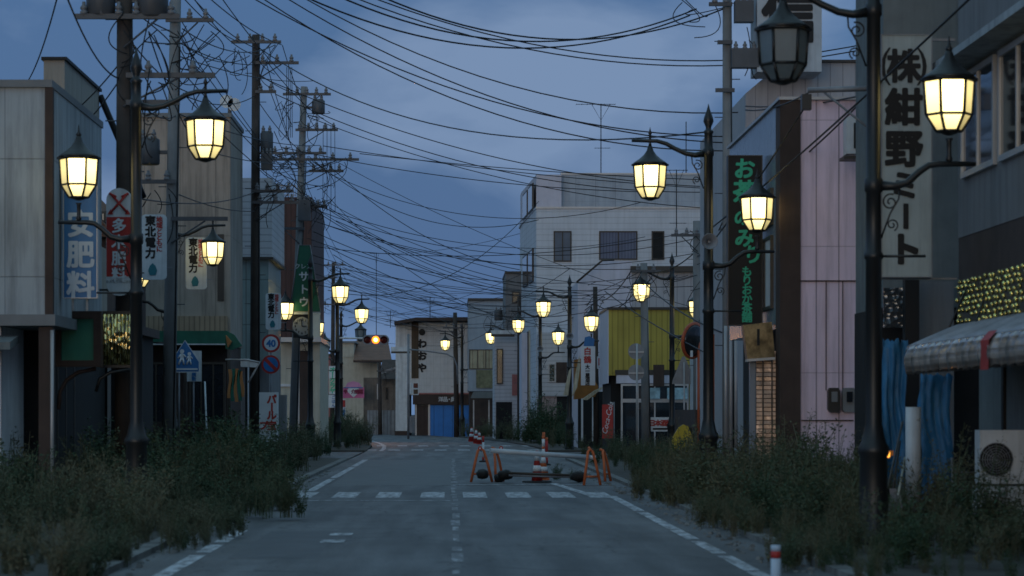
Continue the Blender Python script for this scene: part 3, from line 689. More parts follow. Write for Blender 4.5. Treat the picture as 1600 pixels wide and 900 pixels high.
# low houses along the bend
s = 30.6
t = thing('sided_house', 'pale sided low house with a lit yellow window behind the bush', 'house', (5, Fy(s), 0))
MB().box(Fx(842, s), Fx(905, s), Fy(s), Y0-.1, 2.4, Fz(520, s)).build('wall', M_siding_l, t)
MB().box(Fx(842, s), Fx(870, s), Fy(s)+.1, Y0-.1, -.12, 2.4).build('ground_floor', mat('pinkish_render', (.36, .27, .26), streak=.2), t)
MB().box(Fx(870, s), Fx(905, s), Fy(s)+.1, Y0-.1, -.12, 2.4).build('entrance', M_dark, t)
fwin(t, 857, 568, 868, 597, s, 0, M_alu, M_pattern, fw=.05)
part('dark_panel', t, M_brown, (869, 566, 886, 598), s=s, t=.05)
s = 29.
t = thing('striped_shop', 'narrow shop with white and pink upright wall bands beside the tall lamp post', 'shop', (4.2, Fy(s), 0))
for i, (a, b, m_) in enumerate(((815, 824, M_lilac), (824, 826, M_frame), (826, 833, M_cream), (833, 839, M_salmon))):
    MB().box(Fx(a, s)+.002, Fx(b, s)-.002, Fy(s)+(.05 if m_ is M_frame else 0), Fy(s)+9, -.12, Fz(520-i*2, s)).build('wall_band', m_, t)
s = 27.5
t = thing('grey_house', 'dark grey boxy house with one small window at the bend', 'house', (4, Fy(s), 0))
MB().box(Fx(790, s), Fx(822, s), Fy(s), Fy(s)+8, Fz(520, s), Fz(428, s)).build('upper_wall', M_grey, t)
MB().box(Fx(773, s), Fx(822, s), Fy(s)+.05, Fy(s)+8, -.12, Fz(520, s)-.01).build('lower_wall', M_siding_l, t)
MB().box(Fx(789, s), Fx(823, s), Fy(s)-.1, Fy(s)+8, Fz(428, s)+.002, Fz(424, s)).build('roof_edge', M_frame, t)
fwin(t, 800, 456, 812, 474, s, 0)
part('dark_entrance', t, M_dark, (775, 628, 800, 690), s=s, t=.1, off=.0)
part('shutter_board', t, M_salmon, (800, 585, 812, 618), s=s, t=.1, off=.02)
fwin(t, 776, 545, 786, 600, s, 0, M_frame, M_glass)
s = 24.6
t = thing('blue_grey_shop', 'blue grey two storey shop with curtained upstairs windows next to the blue shutter shop', 'shop', (2, Fy(s), 0))
MB().box(Fx(732, s), Fx(792, s), Fy(s), Fy(s)+10, 2.9, Fz(470, s)).build('wall', mat('blue_grey_render', (.30, .35, .41), var=.08, streak=.15), t)
MB().box(Fx(731, s), Fx(793, s), Fy(s)-.15, Fy(s)+10, Fz(470, s)+.002, Fz(466, s)).build('roof_edge', M_frame, t)
MB().box(Fx(734, s), Fx(792, s), Fy(s)+.3, Fy(s)+10, -.12, 2.9).build('ground_floor', M_brown, t)
M_cur2 = mat('lamp_tinted_curtains', (.30, .29, .20), rough=.25, var=.3, ns=1.5, streak=.3, lines=(('h', .35, .3, .45),))  # yellow tone stands in for lamp light reflected in the panes
fwin(t, 733, 546, 772, 577, s, 2, M_frame, M_cur2)
part('spandrel', t, mat('olive_panel', (.17, .17, .10), var=.4, ns=5, streak=.4), (744, 578, 774, 606), s=s, t=.1, off=.1)  # mottled olive panel with vertical streaks
MB().prism([P(735, 622, 25), P(775, 622, 25), P(772, 612, 25), P(740, 612, 25)], (0, .9, 0)).build('canopy', M_green_dk, t)
part('door_post', t, M_alu, (739, 625, 741, 682), (763, 625, 765, 682), (772, 600, 775, 690), s=s+.2, t=.1, off=.1)
part('notice_board', t, M_signw, (770, 602, 781, 616), s=s+.3, t=.05, off=.12)
# end of the street: white shop with blue shutters
s = 23.2
t = thing('blue_shutter_shop', 'white tiled shop with blue shutters and black disc lettering at the street end', 'shop', (-1.2, Fy(s), 0))
M_wtile = mat('white_wall_tiles', (.56, .57, .58), var=.08, streak=.15, lines=(('h', .48, .06, .2), ('z', .48, .05, .2)))
MB().box(Fx(640, s), Fx(737, s), Fy(s), Fy(s)+9, 2.75, Fz(504, s)).build('wall', M_wtile, t)
MB().box(Fx(618, s), Fx(640, s)-.003, Fy(s)+.25, Fy(s)+9, .3, Fz(506, s)).build('side_wall', M_signw, t)
MB().box(Fx(617, s), Fx(640, s), Fy(s)+.2, Fy(s)+9, -.12, .3).build('plinth', M_brown, t)
MB().prism([P(616, 507, s+.2), P(650, 501, s+.2), P(738, 501, s+.2), P(738, 496, s+.2), P(650, 496, s+.2), P(616, 502, s+.2)], (0, 8, 0)).build('roof_edge', M_brown, t)
part('brown_strip', t, mat('dark_timber_strip', (.075, .05, .03), streak=.3), (643, 504, 654, 591), s=s, t=.08, off=.06)
part('fascia', t, M_brown, (645, 615, 737, 632), s=s, t=.3, off=.2)
part('fascia_trim', t, M_salmon, (647, 614, 737, 616), s=s, t=.35, off=.22)
MB().box(Fx(648, s), Fx(737, s), Fy(s)+.2, Fy(s)+9, -.12, 2.75).build('ground_floor', M_grey, t)
part('shutter', t, M_shut_blue, (672, 633, 709, 684), s=s, t=.1, off=.02); part('shutter', t, M_shut_blue, (711, 633, 735, 684), s=s, t=.1, off=.02)
d_ = part('door', t, M_brown, (651, 634, 669, 681), s=s, t=.06, off=.04)
part('door_frame', t, M_alu, (649, 632, 651, 683), (669, 632, 672, 683), (651, 681, 669, 683), s=s, t=.1, off=.06)
fwin(t, 618, 570, 623, 592, s-.05, 0); fwin(t, 632, 568, 637, 592, s-.05, 0)
mb = MB()
for ch, py in (('わ', 537), ('お', 556), ('や', 575)): write(mb, ch, 659.5, py, 14.5, s, .04, .06)
mb.lathe([(.22, -.07), (.22, 0)], P(659.5, 519, s) - Vector((0, .03, 0)), 20, 'y')
mb.build('lettering', M_blk, t)
mb = MB()
for ch, px in (('洋', 689), ('品', 696), ('・', 702), ('呉', 708)): write(mb, ch, px, 624, 8, s, .21, .03)
mb.build('lettering', M_signw, t)
# houses beyond the bend, at the other end of the crossing
s = 20.5
t = thing('tiled_roof_house', 'cream house under a brown tiled roof behind the amber signal', 'house', (-8, Fy(s), 0))
MB().box(Fx(528, s), Fx(590, s), Fy(s), Fy(s)+8, -.12, Fz(558, s)).build('wall', M_cream, t)
MB().box(Fx(528, s), Fx(553, s), Fy(s)-.05, Fy(s)+8, Fz(558, s), Fz(536, s)).build('gable_wall', M_cream, t)
MB().box(Fx(526, s), Fx(556, s), Fy(s)-.2, Fy(s)+8, Fz(536, s)+.002, Fz(533, s)).build('gable_roof', M_roofgrey, t)
MB().prism([P(552, 566, s+.3), P(613, 566, s+.3), P(613, 563, s+.3), P(552, 563, s+.3)], (0, 1.0, 0)).build('eave', M_brown, t)
MB().prism([P(552, 564, s+.3), P(612, 564, s+.3), P(606, 534, s-.6), P(556, 534, s-.6)], (0, .25, .1)).build('roof', M_tile, t)
s = 21.5
t = thing('weathered_house', 'weathered grey brown house behind the corrugated fence', 'house', (-5, Fy(s), 0))
MB().box(Fx(568, s), Fx(619, s), Fy(s), Fy(s)+6, -.12, Fz(590, s)).build('wall', mat('weathered_boards', (.15, .125, .105), var=.3, ns=2, streak=.4), t)
MB().prism([P(590, 592, s+.2), P(620, 592, s+.2), P(620, 562, s-.1), P(598, 562, s-.1)], (0, .5, 0)).build('roof', M_brown, t)
MB().prism([P(596, 584, s+.4), P(619, 576, s+.4), P(619, 573, s+.4), P(596, 580, s+.4)], (0, .8, 0)).build('porch_roof', M_steel, t)
fwin(t, 589, 600, 592, 624, s, 0, M_alu, M_signw); fwin(t, 602, 605, 607, 625, s, 0)
tag(MB().pbox(574, 641, 620, 684, 22.4, .08).build('corrugated_fence', mat('corrugated_steel', (.22, .24, .26), rough=.5, var=.2, streak=.4, lines=(('h', .25, .4, .35),))), 'grey corrugated steel fence in front of the weathered house', 'fence')
s = 19.5
t = thing('salmon_house', 'salmon pink rendered building behind the lamp posts beyond the bend', 'building', (-10, Fy(s), 0))
MB().box(Fx(470, s), Fx(516, s), Fy(s), Fy(s)+9, -.12, Fz(556, s)).build('wall', M_salmon, t)
MB().box(Fx(468, s), Fx(518, s), Fy(s)-.3, Fy(s)+9, Fz(556, s)+.002, Fz(553, s)).build('roof_edge', M_frame, t)
fwin(t, 498, 636, 506, 652, s, 0, M_frame, M_glass); part('ledge', t, M_frame, (494, 615, 516, 617), s=s, t=.1, off=.08)
# background behind the yellow shop: storehouse
s = 49.
t = thing('storehouse', 'pale storehouse with a brown base between the yellow shop and the tea shop', 'building', (9, Fy(s), 0))
MB().box(Fx(1112, s), Fx(1230, s), Fy(s), Fy(s)+8, Fz(640, s), Fz(500, s)).build('wall', M_signw, t)
MB().box(Fx(1086, s), Fx(1230, s), Fy(s)-.1, Fy(s)+8, -.12, Fz(640, s)-.004).build('base_wall', M_brown, t)
MB().box(Fx(1110, s), Fx(1230, s), Fy(s)-.2, Fy(s)+8, Fz(500, s)+.002, Fz(494, s)).build('roof_edge', M_frame, t)
mb = MB()
for px, py, w, h in ((1120, 528, 7, 6), (1130, 527, 4, 9), (1141, 528, 8, 6), (1151, 527, 5, 8)): mb.pbox(px-w/2, py-h/2, px+w/2, py+h/2, s, .02, .02)
mb.build('green_mark', M_greensign, t)
for px in (1134, 1142, 1150):
    tag(MB().tube([P(px, 509, 69), P(px, 700, 69)], .038, 8).build('downpipe', M_alu), {1134: 'bright steel pipe rising under the tea sign, first from the yellow shop', 1142: 'steel pipe under the tea sign, middle of three', 1150: 'steel pipe under the tea sign, closest to the shutters'}[px], 'pipe', 'pipes under the tea sign')
tag(MB().tube([P(1114, 522, 60), P(1114, 700, 60)], .04, 8).build('orange_pole', M_orange), 'thin orange pole standing beside the storehouse wall', 'pole')
# ------------------------------------------------------------------ street lamps
def lamp_glass_mat():
    m = bpy.data.materials.new('lit_lamp_glass'); m.use_nodes = True; t = m.node_tree; b = t.nodes['Principled BSDF']; L = t.links.new
    tcx = N(t, 'ShaderNodeTexCoord'); sp = N(t, 'ShaderNodeSeparateXYZ'); L(tcx.outputs['Object'], sp.inputs[0])
    # frosted panes are brightest level with the bulb and fall off to the lower facets (height inside the lantern)
    mr = N(t, 'ShaderNodeMapRange'); mr.inputs[1].default_value = -0.62; mr.inputs[2].default_value = -0.16; mr.inputs[3].default_value = 1.1; mr.inputs[4].default_value = 4.6
    at = N(t, 'ShaderNodeAttribute', attribute_name='lamp_h'); L(at.outputs['Fac'], mr.inputs[0])
    lw = N(t, 'ShaderNodeLayerWeight'); lw.inputs[0].default_value = 0.5
    mr2 = N(t, 'ShaderNodeMapRange'); mr2.inputs[1].default_value = 0.0; mr2.inputs[2].default_value = 0.6; mr2.inputs[3].default_value = 1.0; mr2.inputs[4].default_value = 0.21
    L(lw.outputs['Facing'], mr2.inputs[0])
    ml_ = N(t, 'ShaderNodeMath', operation='MULTIPLY'); L(mr.outputs[0], ml_.inputs[0]); L(mr2.outputs[0], ml_.inputs[1])
    b.inputs['Emission Color'].default_value = (1.0, 0.80, 0.31, 1); L(ml_.outputs[0], b.inputs['Emission Strength'])
    b.inputs['Base Color'].default_value = (.5, .45, .3, 1); b.inputs['Roughness'].default_value = .4
    return m
M_lit = lamp_glass_mat()
M_unlit = mat('unlit_lamp_glass', (.15, .19, .21), rough=.25, var=.15, streak=.2, spec=.5)

HP = [(.30, 0), (.272, -.40), (.15, -.595)]
def hexpt(r, z, k): a = math.pi/3*k; return Vector((r*math.cos(a), r*math.sin(a), z))
def lantern(root, cx, gz, upper):
    c = Vector((cx, 0, gz)); mb = MB()
    for k in range(6):
        for (r0, z0), (r1, z1) in zip(HP[:-1], HP[1:]): mb.tube([c+hexpt(r0, z0, k), c+hexpt(r1, z1, k)], .019, 5)
        for r, z in HP[1:]: mb.tube([c+hexpt(r, z, k), c+hexpt(r, z, k+1)], .017, 5)
    mb.lathe([(.03, -.645), (.09, -.625), (.135, -.60), (.10, -.585)], c, 12)
    mb.lathe([(.28, -.01), (.345, .0), (.345, .035)], c, 6)
    mb.lathe([(.335, .03), (.29, .07), (.20, .13), (.12, .20), (.065, .28), (.05, .33), (.035, .37)], c, 12)
    if upper: mb.lathe([(.035, .36), (.022, .42), (.022, .58), (.035, .60), (.015, .66), (.002, .72)], c, 8)
    else:
        mb.lathe([(.035, .36), (.045, .39), (.02, .43), (.008, .52), (.001, .55)], c, 8)
        mb.lathe([(.02, -.98), (.045, -.93), (.03, -.88), (.03, -.72), (.05, -.68)], c, 8)
    lan = mb.build('lantern', M_black, root)
    g = MB(); i = .006
    g.lathe([(HP[0][0]-i, -.005), (HP[1][0]-i, -.40), (HP[2][0]-i, -.59)], c, 6, smooth=False)
    gl = g.build('glass', M_lit, lan)
    a = gl.data.attributes.new('lamp_h', 'FLOAT', 'POINT'); a.data.foreach_set('value', [v.co.z - gz for v in gl.data.vertices])
    return lan
def spiral(c, r0, turns, a0, sgn=1, n=26):
    return [Vector((c[0] + sgn*r0*(1-.8*i/n)*math.cos(a0 + turns*2*math.pi*i/n), c[1], c[2] + r0*(1-.8*i/n)*math.sin(a0 + turns*2*math.pi*i/n))) for i in range(n+1)]
lampA = thing('street_lamp', 'x', 'street lamp', (0, 0, 0))
mb = MB()
mb.lathe([(.20, -.1), (.20, .12), (.175, .16), (.165, 1.05), (.19, 1.10), (.19, 1.16), (.15, 1.22), (.10, 1.45), (.095, 3.4), (.115, 3.42), (.115, 3.47), (.093, 3.5),
          (.09, 4.2), (.11, 4.22), (.11, 4.36), (.088, 4.38), (.082, 6.3), (.10, 6.32), (.10, 6.44), (.08, 6.46), (.075, 6.72), (.10, 6.76), (.055, 6.80), (.05, 6.84), (.095, 6.95), (.085, 7.02), (.03, 7.17), (.003, 7.28)], (0,0,0), 16)
mb.build('pole', M_black, lampA)
def arm(pts, rads, name='arm'):
    return MB().tube(pts, rads, 8).build(name, M_black, lampA)
up = [(.06, 6.36), (.25, 6.33), (.42, 6.36), (.62, 6.45), (.78, 6.54), (.95, 6.59), (1.42, 6.60)]
arm([Vector((x, 0, z)) for x, z in up], [.065, .05, .045, .042, .04, .038, .03])
lo = [(-.06, 4.29), (-.25, 4.28), (-.40, 4.32), (-.54, 4.45), (-.66, 4.53), (-.78, 4.545), (-1.22, 4.545)]
arm([Vector((x, 0, z)) for x, z in lo], [.065, .05, .045, .042, .04, .038, .028])
for sgn, z in ((1, 6.33), (-1, 4.28)):
    mb = MB()
    mb.tube(spiral((sgn*.20, 0, z-.19), .10, 1.5, 1.2, sgn), .011, 6); mb.tube(spiral((sgn*.22, 0, z-.46), .075, 1.4, -1.2, sgn), .010, 6)
    mb.tube([(sgn*.31, 0, z-.02), (sgn*.30, 0, z-.15), (sgn*.20, 0, z-.32), (sgn*.09, 0, z-.62)], .011, 6)
    mb.build('scroll', M_black, lampA)
MB().tube([(-.08, 0, 3.445), (-.62, 0, 3.445)], .018, 6).build('banner_bar', M_black, lampA)
lantern(lampA, 1.08, 6.13, True); lantern(lampA, -.90, 5.53, False)
def set_lit(root, upper, lower, horn):
    for ch in root.children:
        if ch.name.startswith('lantern'):
            hi = sum(v.co.z for v in ch.data.vertices)/len(ch.data.vertices) > 5.8
            for g in ch.children:
                if not (upper if hi else lower):
                    g.data = UNLIT.setdefault(hi, g.data.copy()); g.data.materials[0] = M_unlit
    if horn:
        h = MB(); h.lathe([(.05, .16), (.065, .06), (.09, -.04), (.15, -.12), (.14, -.12), (.07, -.03), (.02, .0)], (0, -.13, 4.72), 16, 'y')
        ho = h.build('horn_speaker', M_steel, None); ho.parent = root
        if abs(root.rotation_euler.z) > 1: ho.rotation_euler.z = math.pi
UNLIT = {}
LAMPS = [  # pole px, s, right side?, upper lit, lower lit, horn, label
    (213, 100, 0, 1, 1, 0, 'black twin lantern street lamp standing in front of the blue fertiliser sign'),
    (270, 58, 0, 1, 1, 0, 'black twin lantern street lamp behind the blue school crossing sign'),
    (485, 43.3, 0, 1, 1, 0, 'twin lantern street lamp crossing in front of the green tapered sign'),
    (527, 35.3, 0, 1, 1, 0, 'slim twin lantern street lamp just beyond the green tapered sign'),
    (533, 28.2, 0, 0, 0, 0, 'unlit twin lantern street lamp almost hidden behind the lit lamp past the clock'),
    (1365, 131, 1, 0, 1, 0, 'nearest street lamp with its upper lantern dark, before the white meat shop sign'),
    (1107, 84.5, 1, 1, 1, 1, 'twin lantern street lamp left of the black tea sign with a horn speaker'),
    (1050, 44, 1, 1, 1, 0, 'twin lantern street lamp standing before the yellow shop'),
    (890, 37.8, 1, 1, 1, 1, 'twin lantern street lamp beside the white sake sign'),
    (844, 31.5, 1, 1, 1, 1, 'twin lantern street lamp rising out of the leafy bush'),
    (796, 27, 1, 1, 1, 1, 'small distant twin lantern street lamp in front of the grey boxy house'),
    (722, 24.4, 1, 1, 1, 0, 'twin lantern street lamp in front of the blue shutters'),
    (541, 18.7, 1, 0, 0, 0, 'far unlit twin lantern street lamp beside the pink sign'),
    (497, 16.7, 1, 0, 1, 0, 'farthest street lamp, one small lit lantern before the salmon building'),
]
for i, (px, s, right, u, l, horn, lab) in enumerate(LAMPS):
    o = lampA if i == 0 else copy_tree(lampA)
    LAMPS[i] = o
    o['label'] = lab; o['group'] = 'twin lantern street lamps along the street'
    o.location = (Fx(px, s), Fy(s), 0.05 if Fy(s) < 92 else 0.0)
    if right: o.rotation_euler.z = math.pi
for o, (u, l, h) in zip(LAMPS, [(1,1,0)]*4 + [(0,0,0), (0,1,0), (1,1,1), (1,1,0), (1,1,1), (1,1,1), (1,1,1), (1,1,0), (0,0,0), (0,1,0)]): set_lit(o, u, l, h)

# ------------------------------------------------------------------ utility poles
def insul(c, k=1.0, vertical=True):
    return MB().lathe([(.03*k, -.02*k), (.07*k, 0), (.07*k, .05*k), (.04*k, .07*k), (.065*k, .09*k), (.065*k, .13*k), (.035*k, .16*k), (.03*k, .22*k)], c, 8)
def loops(pole, c, n, rad, seed, m=None):
    q = random.Random(seed); mb = MB()
    for i in range(n):
        a = Vector((c.x + q.uniform(-rad, rad), c.y + q.uniform(-.2, .2), c.z + q.uniform(-.05, .3)))
        b = Vector((c.x + q.uniform(-rad, rad*.4), c.y, c.z + q.uniform(-1.3, .1))); mid = (a+b)/2 + Vector((q.choice((-1, 1))*q.uniform(.4, 1.5)*rad, 0, -q.uniform(.0, .7)))
        mb.tube([a*(1-t)**2 + mid*2*t*(1-t) + b*t*t for t in [j/11 for j in range(12)]], .012, 5)
    mb.build('jumper_wires', M_cable, pole)
def upole(label, pxb, pxt, s, ztop, r, m, arms=(), cans=(), boxes=(), wires=(), name='utility_pole', steps=True):
    xb, xt, y = Fx(pxb, s), Fx(pxt, s), Fy(s)
    t = thing(name, label, 'utility pole', (xb, y, 0), 'utility poles carrying the overhead cables')
    MB().tube([(xb, y, -.12), (xt, y, ztop)], [r, r*.72], 14).build('pole', m, t)
    if steps:
        k = 0; z = 3.2
        while z < ztop - .5:
            x = xb + (xt-xb)*z/ztop; q = 1 if k % 2 else -1
            MB().tube([(x + q*r*.7, y, z), (x + q*(r+.16), y, z)], .012, 5).build('climbing_step', M_hard, t); z += .9; k += 1
    cb = MB(); cb.tube([(xb+r*.8, y-r*.7, .5), (xb + (xt-xb)*.4 + r*.75, y-r*.6, ztop*.4), (xt+r*.5, y-r*.5, ztop*.8)], .018, 6); cb.build('riser_cable', M_cable, t)
    for z, x0, x1, ni in arms:
        xc = xb + (xt-xb)*z/ztop
        a = MB().box(xc+x0, xc+x1, y-r-.09, y-r-.005, z-.045, z+.045).build('crossarm', M_hard, t)
        for k in range(ni):
            x = xc + x0 + (x1-x0)*(k+.5)/ni
            insul(Vector((x, y-r-.05, z+.04))).build('insulator', M_ceram, a)
        if x1-x0 > 1.0:
            MB().tube([(xc + (x1 if abs(x1) > abs(x0) else x0)*.6, y-r-.05, z-.05), (xc, y-r-.02, z-.55)], .02, 6).build('brace', M_hard, a)
    for z, dx, rr_, h in cans:
        xc = xb + (xt-xb)*z/ztop + dx
        a = MB().lathe([(rr_*.9, -h/2), (rr_, -h/2+.03), (rr_, h/2-.03), (rr_*.85, h/2), (rr_*.3, h/2+.04)], (xc, y-.05, z), 16).build('transformer', M_hard, t)
        for k in (-1, 1): insul(Vector((xc+k*rr_*.5, y-.05-rr_*.5, z+h/2)), .9).build('bushing', M_ceram, a)
        MB().box(min(xc, xc-dx), max(xc, xc-dx), y-.05, y+.05, z-.05, z+.03).build('hanger', M_hard, t)
    for z, x0, x1, h in boxes:
        xc = xb + (xt-xb)*z/ztop
        a = MB().box(xc+x0, xc+x1, y-r-.35, y-r-.003, z-h/2, z+h/2).build('switch_box', M_hard, t)
        for k in range(3): insul(Vector((xc + x0 + (x1-x0)*(k+.5)/3, y-r-.2, z+h/2)), .8).build('bushing', M_ceram, a)
    for z, dx, n, rad, sd in wires: loops(t, Vector((xb + (xt-xb)*z/ztop + dx, y-r-.1, z)), n, rad, sd)
    return t
upole('thick brown utility pole with twin transformers behind the first lamp', 195, 195, 88, 10.5, .185, M_brownpole, [(8.62, -.85, 1.0, 6), (7.58, .05, 1.62, 2), (7.1, .05, 1.0, 0)],
      [(8.95, -.42, .26, .6), (8.95, .5, .28, .65)], (), [(8.4, .3, 5, .5, 1), (8.3, .8, 5, .5, 2), (7.4, .7, 4, .4, 3)])
upole('pale grey concrete utility pole beside the first brown one', 262, 276, 68, 12.5, .165, M_conc, [(10.6, -.2, .9, 3), (6.9, -.75, .1, 2), (6.05, .0, 1.3, 0)],
      [(7.6, -.55, .25, .6)], (), [(10.2, .5, 9, .6, 4), (9.6, .7, 8, .55, 5), (6.5, -.3, 4, .4, 6)])
upole('dark brown utility pole in front of the white sided shop', 398, 400, 50, 13.4, .17, M_brownpole, [(13.15, -.75, .8, 4), (12.5, 0, 1.35, 3), (11.6, 0, .65, 2), (8.5, -.1, 1.2, 4), (8.15, -.1, 1.4, 3)],
      [(10.0, .35, .2, .7)], [(9.4, .2, .55, .5)], [(12.7, -.35, 8, .5, 7), (12.9, .5, 5, .4, 8), (9.6, .8, 8, .6, 9), (8.6, .5, 6, .7, 10)])
upole('leaning grey utility pole carrying the widest crossarms beside the green sign', 457, 475, 42.75, 13.5, .165, M_conc, [(13.2, -.75, 1.0, 5), (11.9, -.25, 1.3, 5), (11.05, -1.6, .9, 6), (10.82, -1.7, 2.1, 6), (10.4, .3, 1.55, 4), (9.1, .1, 1.0, 4), (8.3, -.9, .2, 0)],
      [(12.75, .55, .24, .5)], [(8.95, -.05, .4, .75)], [(12.8, -.5, 8, .5, 11), (12.4, .5, 7, .5, 12), (10.9, -.6, 9, .9, 13), (10.7, .9, 9, .9, 14), (9.2, .8, 8, .5, 15), (9.9, .1, 8, .8, 16)])
upole('slim far utility pole above the lit lamp past the clock', 519, 521, 22, 12.2, .17, M_brownpole, [(12.0, -1.1, .9, 4), (11.1, -.9, .3, 3), (9.2, -1.6, 1.2, 4)], (), (), [(11.8, .2, 6, .8, 17), (9.6, -.5, 6, .8, 18)])
upole('tall concrete utility pole with stacked transformers left of the tea sign', 1138, 1136, 66, 12.2, .145, M_conc, [(11.25, -.45, .1, 2), (10.35, -.25, .1, 0), (9.22, -.3, .15, 0)],
      (), [(11.05, .14, .58, .5), (9.95, .06, .70, .45)], [(11.2, -.6, 5, .7, 19), (10.4, .6, 4, .25, 20)])
upole('short grey utility pole behind the orange convex mirror', 1092, 1089, 46, 8.1, .19, M_conc, [(7.6, -.9, .5, 4)], (), (), [(7.6, .2, 5, .7, 21), (6.2, -.4, 5, .6, 22)])
upole('pale utility pole in front of the yellow shop windows', 1010, 1006, 44, 6.9, .17, M_conc, [(6.6, -.5, .6, 2)], (), (), [(6.4, 0, 6, .6, 23)])
upole('dark utility pole between the sake sign and the yellow shop', 932, 930, 37.3, 6.85, .13, M_brownpole, (), (), (), [(6.3, .1, 5, .6, 24)])
upole('brown utility pole beside the striped narrow shop', 812, 811, 28, 8.0, .14, M_brownpole, [(7.2, -.6, .6, 3)], (), (), [(7.0, 0, 5, .8, 25)])
upole('brown utility pole in front of the grey boxy house', 793, 789, 26.4, 8.0, .16, M_brownpole, (), [(7.3, -.4, .25, .6)], (), [(7.2, -.2, 6, .9, 26)])
upole('dark brown utility pole in front of the blue shutters', 714, 711, 24.2, 8.0, .18, M_brownpole, [(7.0, -.8, .6, 3)], (), (), [(6.9, .3, 6, .9, 27)])
upole('brown utility pole standing before the corrugated fence', 594, 593, 22.6, 5.0, .15, M_brownpole, [(4.4, -.2, 1.2, 2)], (), (), [(4.4, .5, 3, .5, 28)], steps=False)

# ------------------------------------------------------------------ signs
def panel(name, label, cat, r, s, t=.14, m=None, frame=None, group=None, pole=None, round_=0):
    th = thing(name, label, cat, P((r[0]+r[2])/2, r[3], s), group)
    if round_:
        x0, x1, z0, z1 = Fx(r[0], s), Fx(r[2], s), Fz(r[3], s), Fz(r[1], s); q = round_/s; pts = []
        for cx, cz, a0 in ((x1-q, z1-q, 0), (x0+q, z1-q, 90), (x0+q, z0+q, 180), (x1-q, z0+q, 270)):
            pts += [(cx + q*math.cos(R(a0+k*18)), Fy(s), cz + q*math.sin(R(a0+k*18))) for k in range(6)]
        MB().prism(pts, (0, t, 0)).build('board', m, th)
    else: MB().pbox(*r, s, t).build('board', m, th)
    if frame:
        a = MB(); f = frame[1]; x0, y0, x1, y1 = r
        for q in ((x0-f, y0-f, x1+f, y0), (x0-f, y1, x1+f, y1+f), (x0-f, y0, x0, y1), (x1, y0, x1+f, y1)): a.pbox(*q, s, t+.03, .02)
        a.build('frame', frame[0], th)
    return th
M_letw = mat('letter_white', (.62, .66, .70), rough=.5, var=.1, streak=.1)
M_letg = mat('letter_green', (.03, .42, .26), rough=.5, var=.1, streak=0)
M_letp = mat('letter_pale', (.45, .55, .66), rough=.5, var=.15, streak=.2)
# blue fertiliser sign
s = 95.
t = panel('fertiliser_sign', 'blue vertical sign with pale fertiliser lettering on the white shop corner', 'sign', (100, 268, 151, 465), s, .22, M_blue, (M_alu, 1.2))
vtext(t, s, '安肥料', 126, 350, 48, 43, M_letp, .012, .035)
for px in (114, 136): MB().tube([P(px, 465, s-.3), P(px, 486, s-.3)], .02, 6).build('bracket', M_signw, t)
# red and white rounded sign
s = 89.
t = panel('fertiliser_sign', 'rounded red and white hanging sign with crossed emblem on the brown pole', 'sign', (166, 294, 206, 462), s, .12, M_signw, None, None, None, 19)
part('red_field', t, M_red, (166.5, 339, 205.5, 432), s=s, t=.02, off=.008)
vtext(t, s, '多木肥料', 186, 353, 25.5, 23, M_letw, .02, .03)
mb = MB()
for a in (1, -1):
    mb.tube([P(186-a*13, 332, s)-Vector((0, .02, 0)), P(186+a*11, 305, s)-Vector((0, .02, 0))], .022, 6)
    mb.tube([P(186+a*4, 308, s)-Vector((0, .02, 0)), P(186+a*15, 302, s)-Vector((0, .02, 0))], .022, 6)
    mb.prism([P(186-a*18, 335, s), P(186-a*9, 335, s), P(186-a*13, 327, s)], (0, -.02, 0))
mb.build('emblem', M_red, t)
mb = MB(); write(mb, '多木化学株式会社', 186, 440, 5, s, .012, .01); mb.build('lettering', M_roofgrey, t)
MB().tube([P(145, 453, s-.5), P(206, 453, s-.5)], .02, 6).build('bracket', M_black, t)
# power company signs
def power(r, s, lab):
    t = panel('pole_sign', lab, 'sign', r, s, .1, M_signw, None, 'white power company signs on the poles', None, (r[2]-r[0])*.16)
    w, h = r[2]-r[0], r[3]-r[1]
    vtext(t, s, '東北電力', r[0]+w*.36, r[1]+h*.10, h*.166, w*.42, M_blk, .01, .045)
    vtext(t, s, '地域とともに', r[0]+w*.72, r[1]+h*.08, h*.09, w*.26, M_red, .01, .03)
    cx, cy, q = r[0]+w*.45, r[1]+h*.84, w*.24
    MB().prism([P(cx + q*a, cy + q*b, s) for a, b in ((-.5, 1), (.5, 1), (.75, .2), (.45, -.6), (0, -1), (-.45, -.6), (-.75, .2))], (0, -.012, 0)).build('emblem', M_teal, t)
    MB().pbox(r[2]-2, r[1]+h*.2, r[2]+8, r[1]+h*.22, s-.2, .05).pbox(r[2]-2, r[1]+h*.8, r[2]+8, r[1]+h*.82, s-.2, .05).build('bracket', M_steel, t)
power((221, 335, 260, 437), 69, 'largest white power company sign, hung between the first two lamp poles')
power((290, 371, 323, 452), 57.5, 'white power company sign with the bright lantern hanging just beside it')
power((415, 458, 439, 515), 47.2, 'smallest white power company sign, above the speed limit sign')
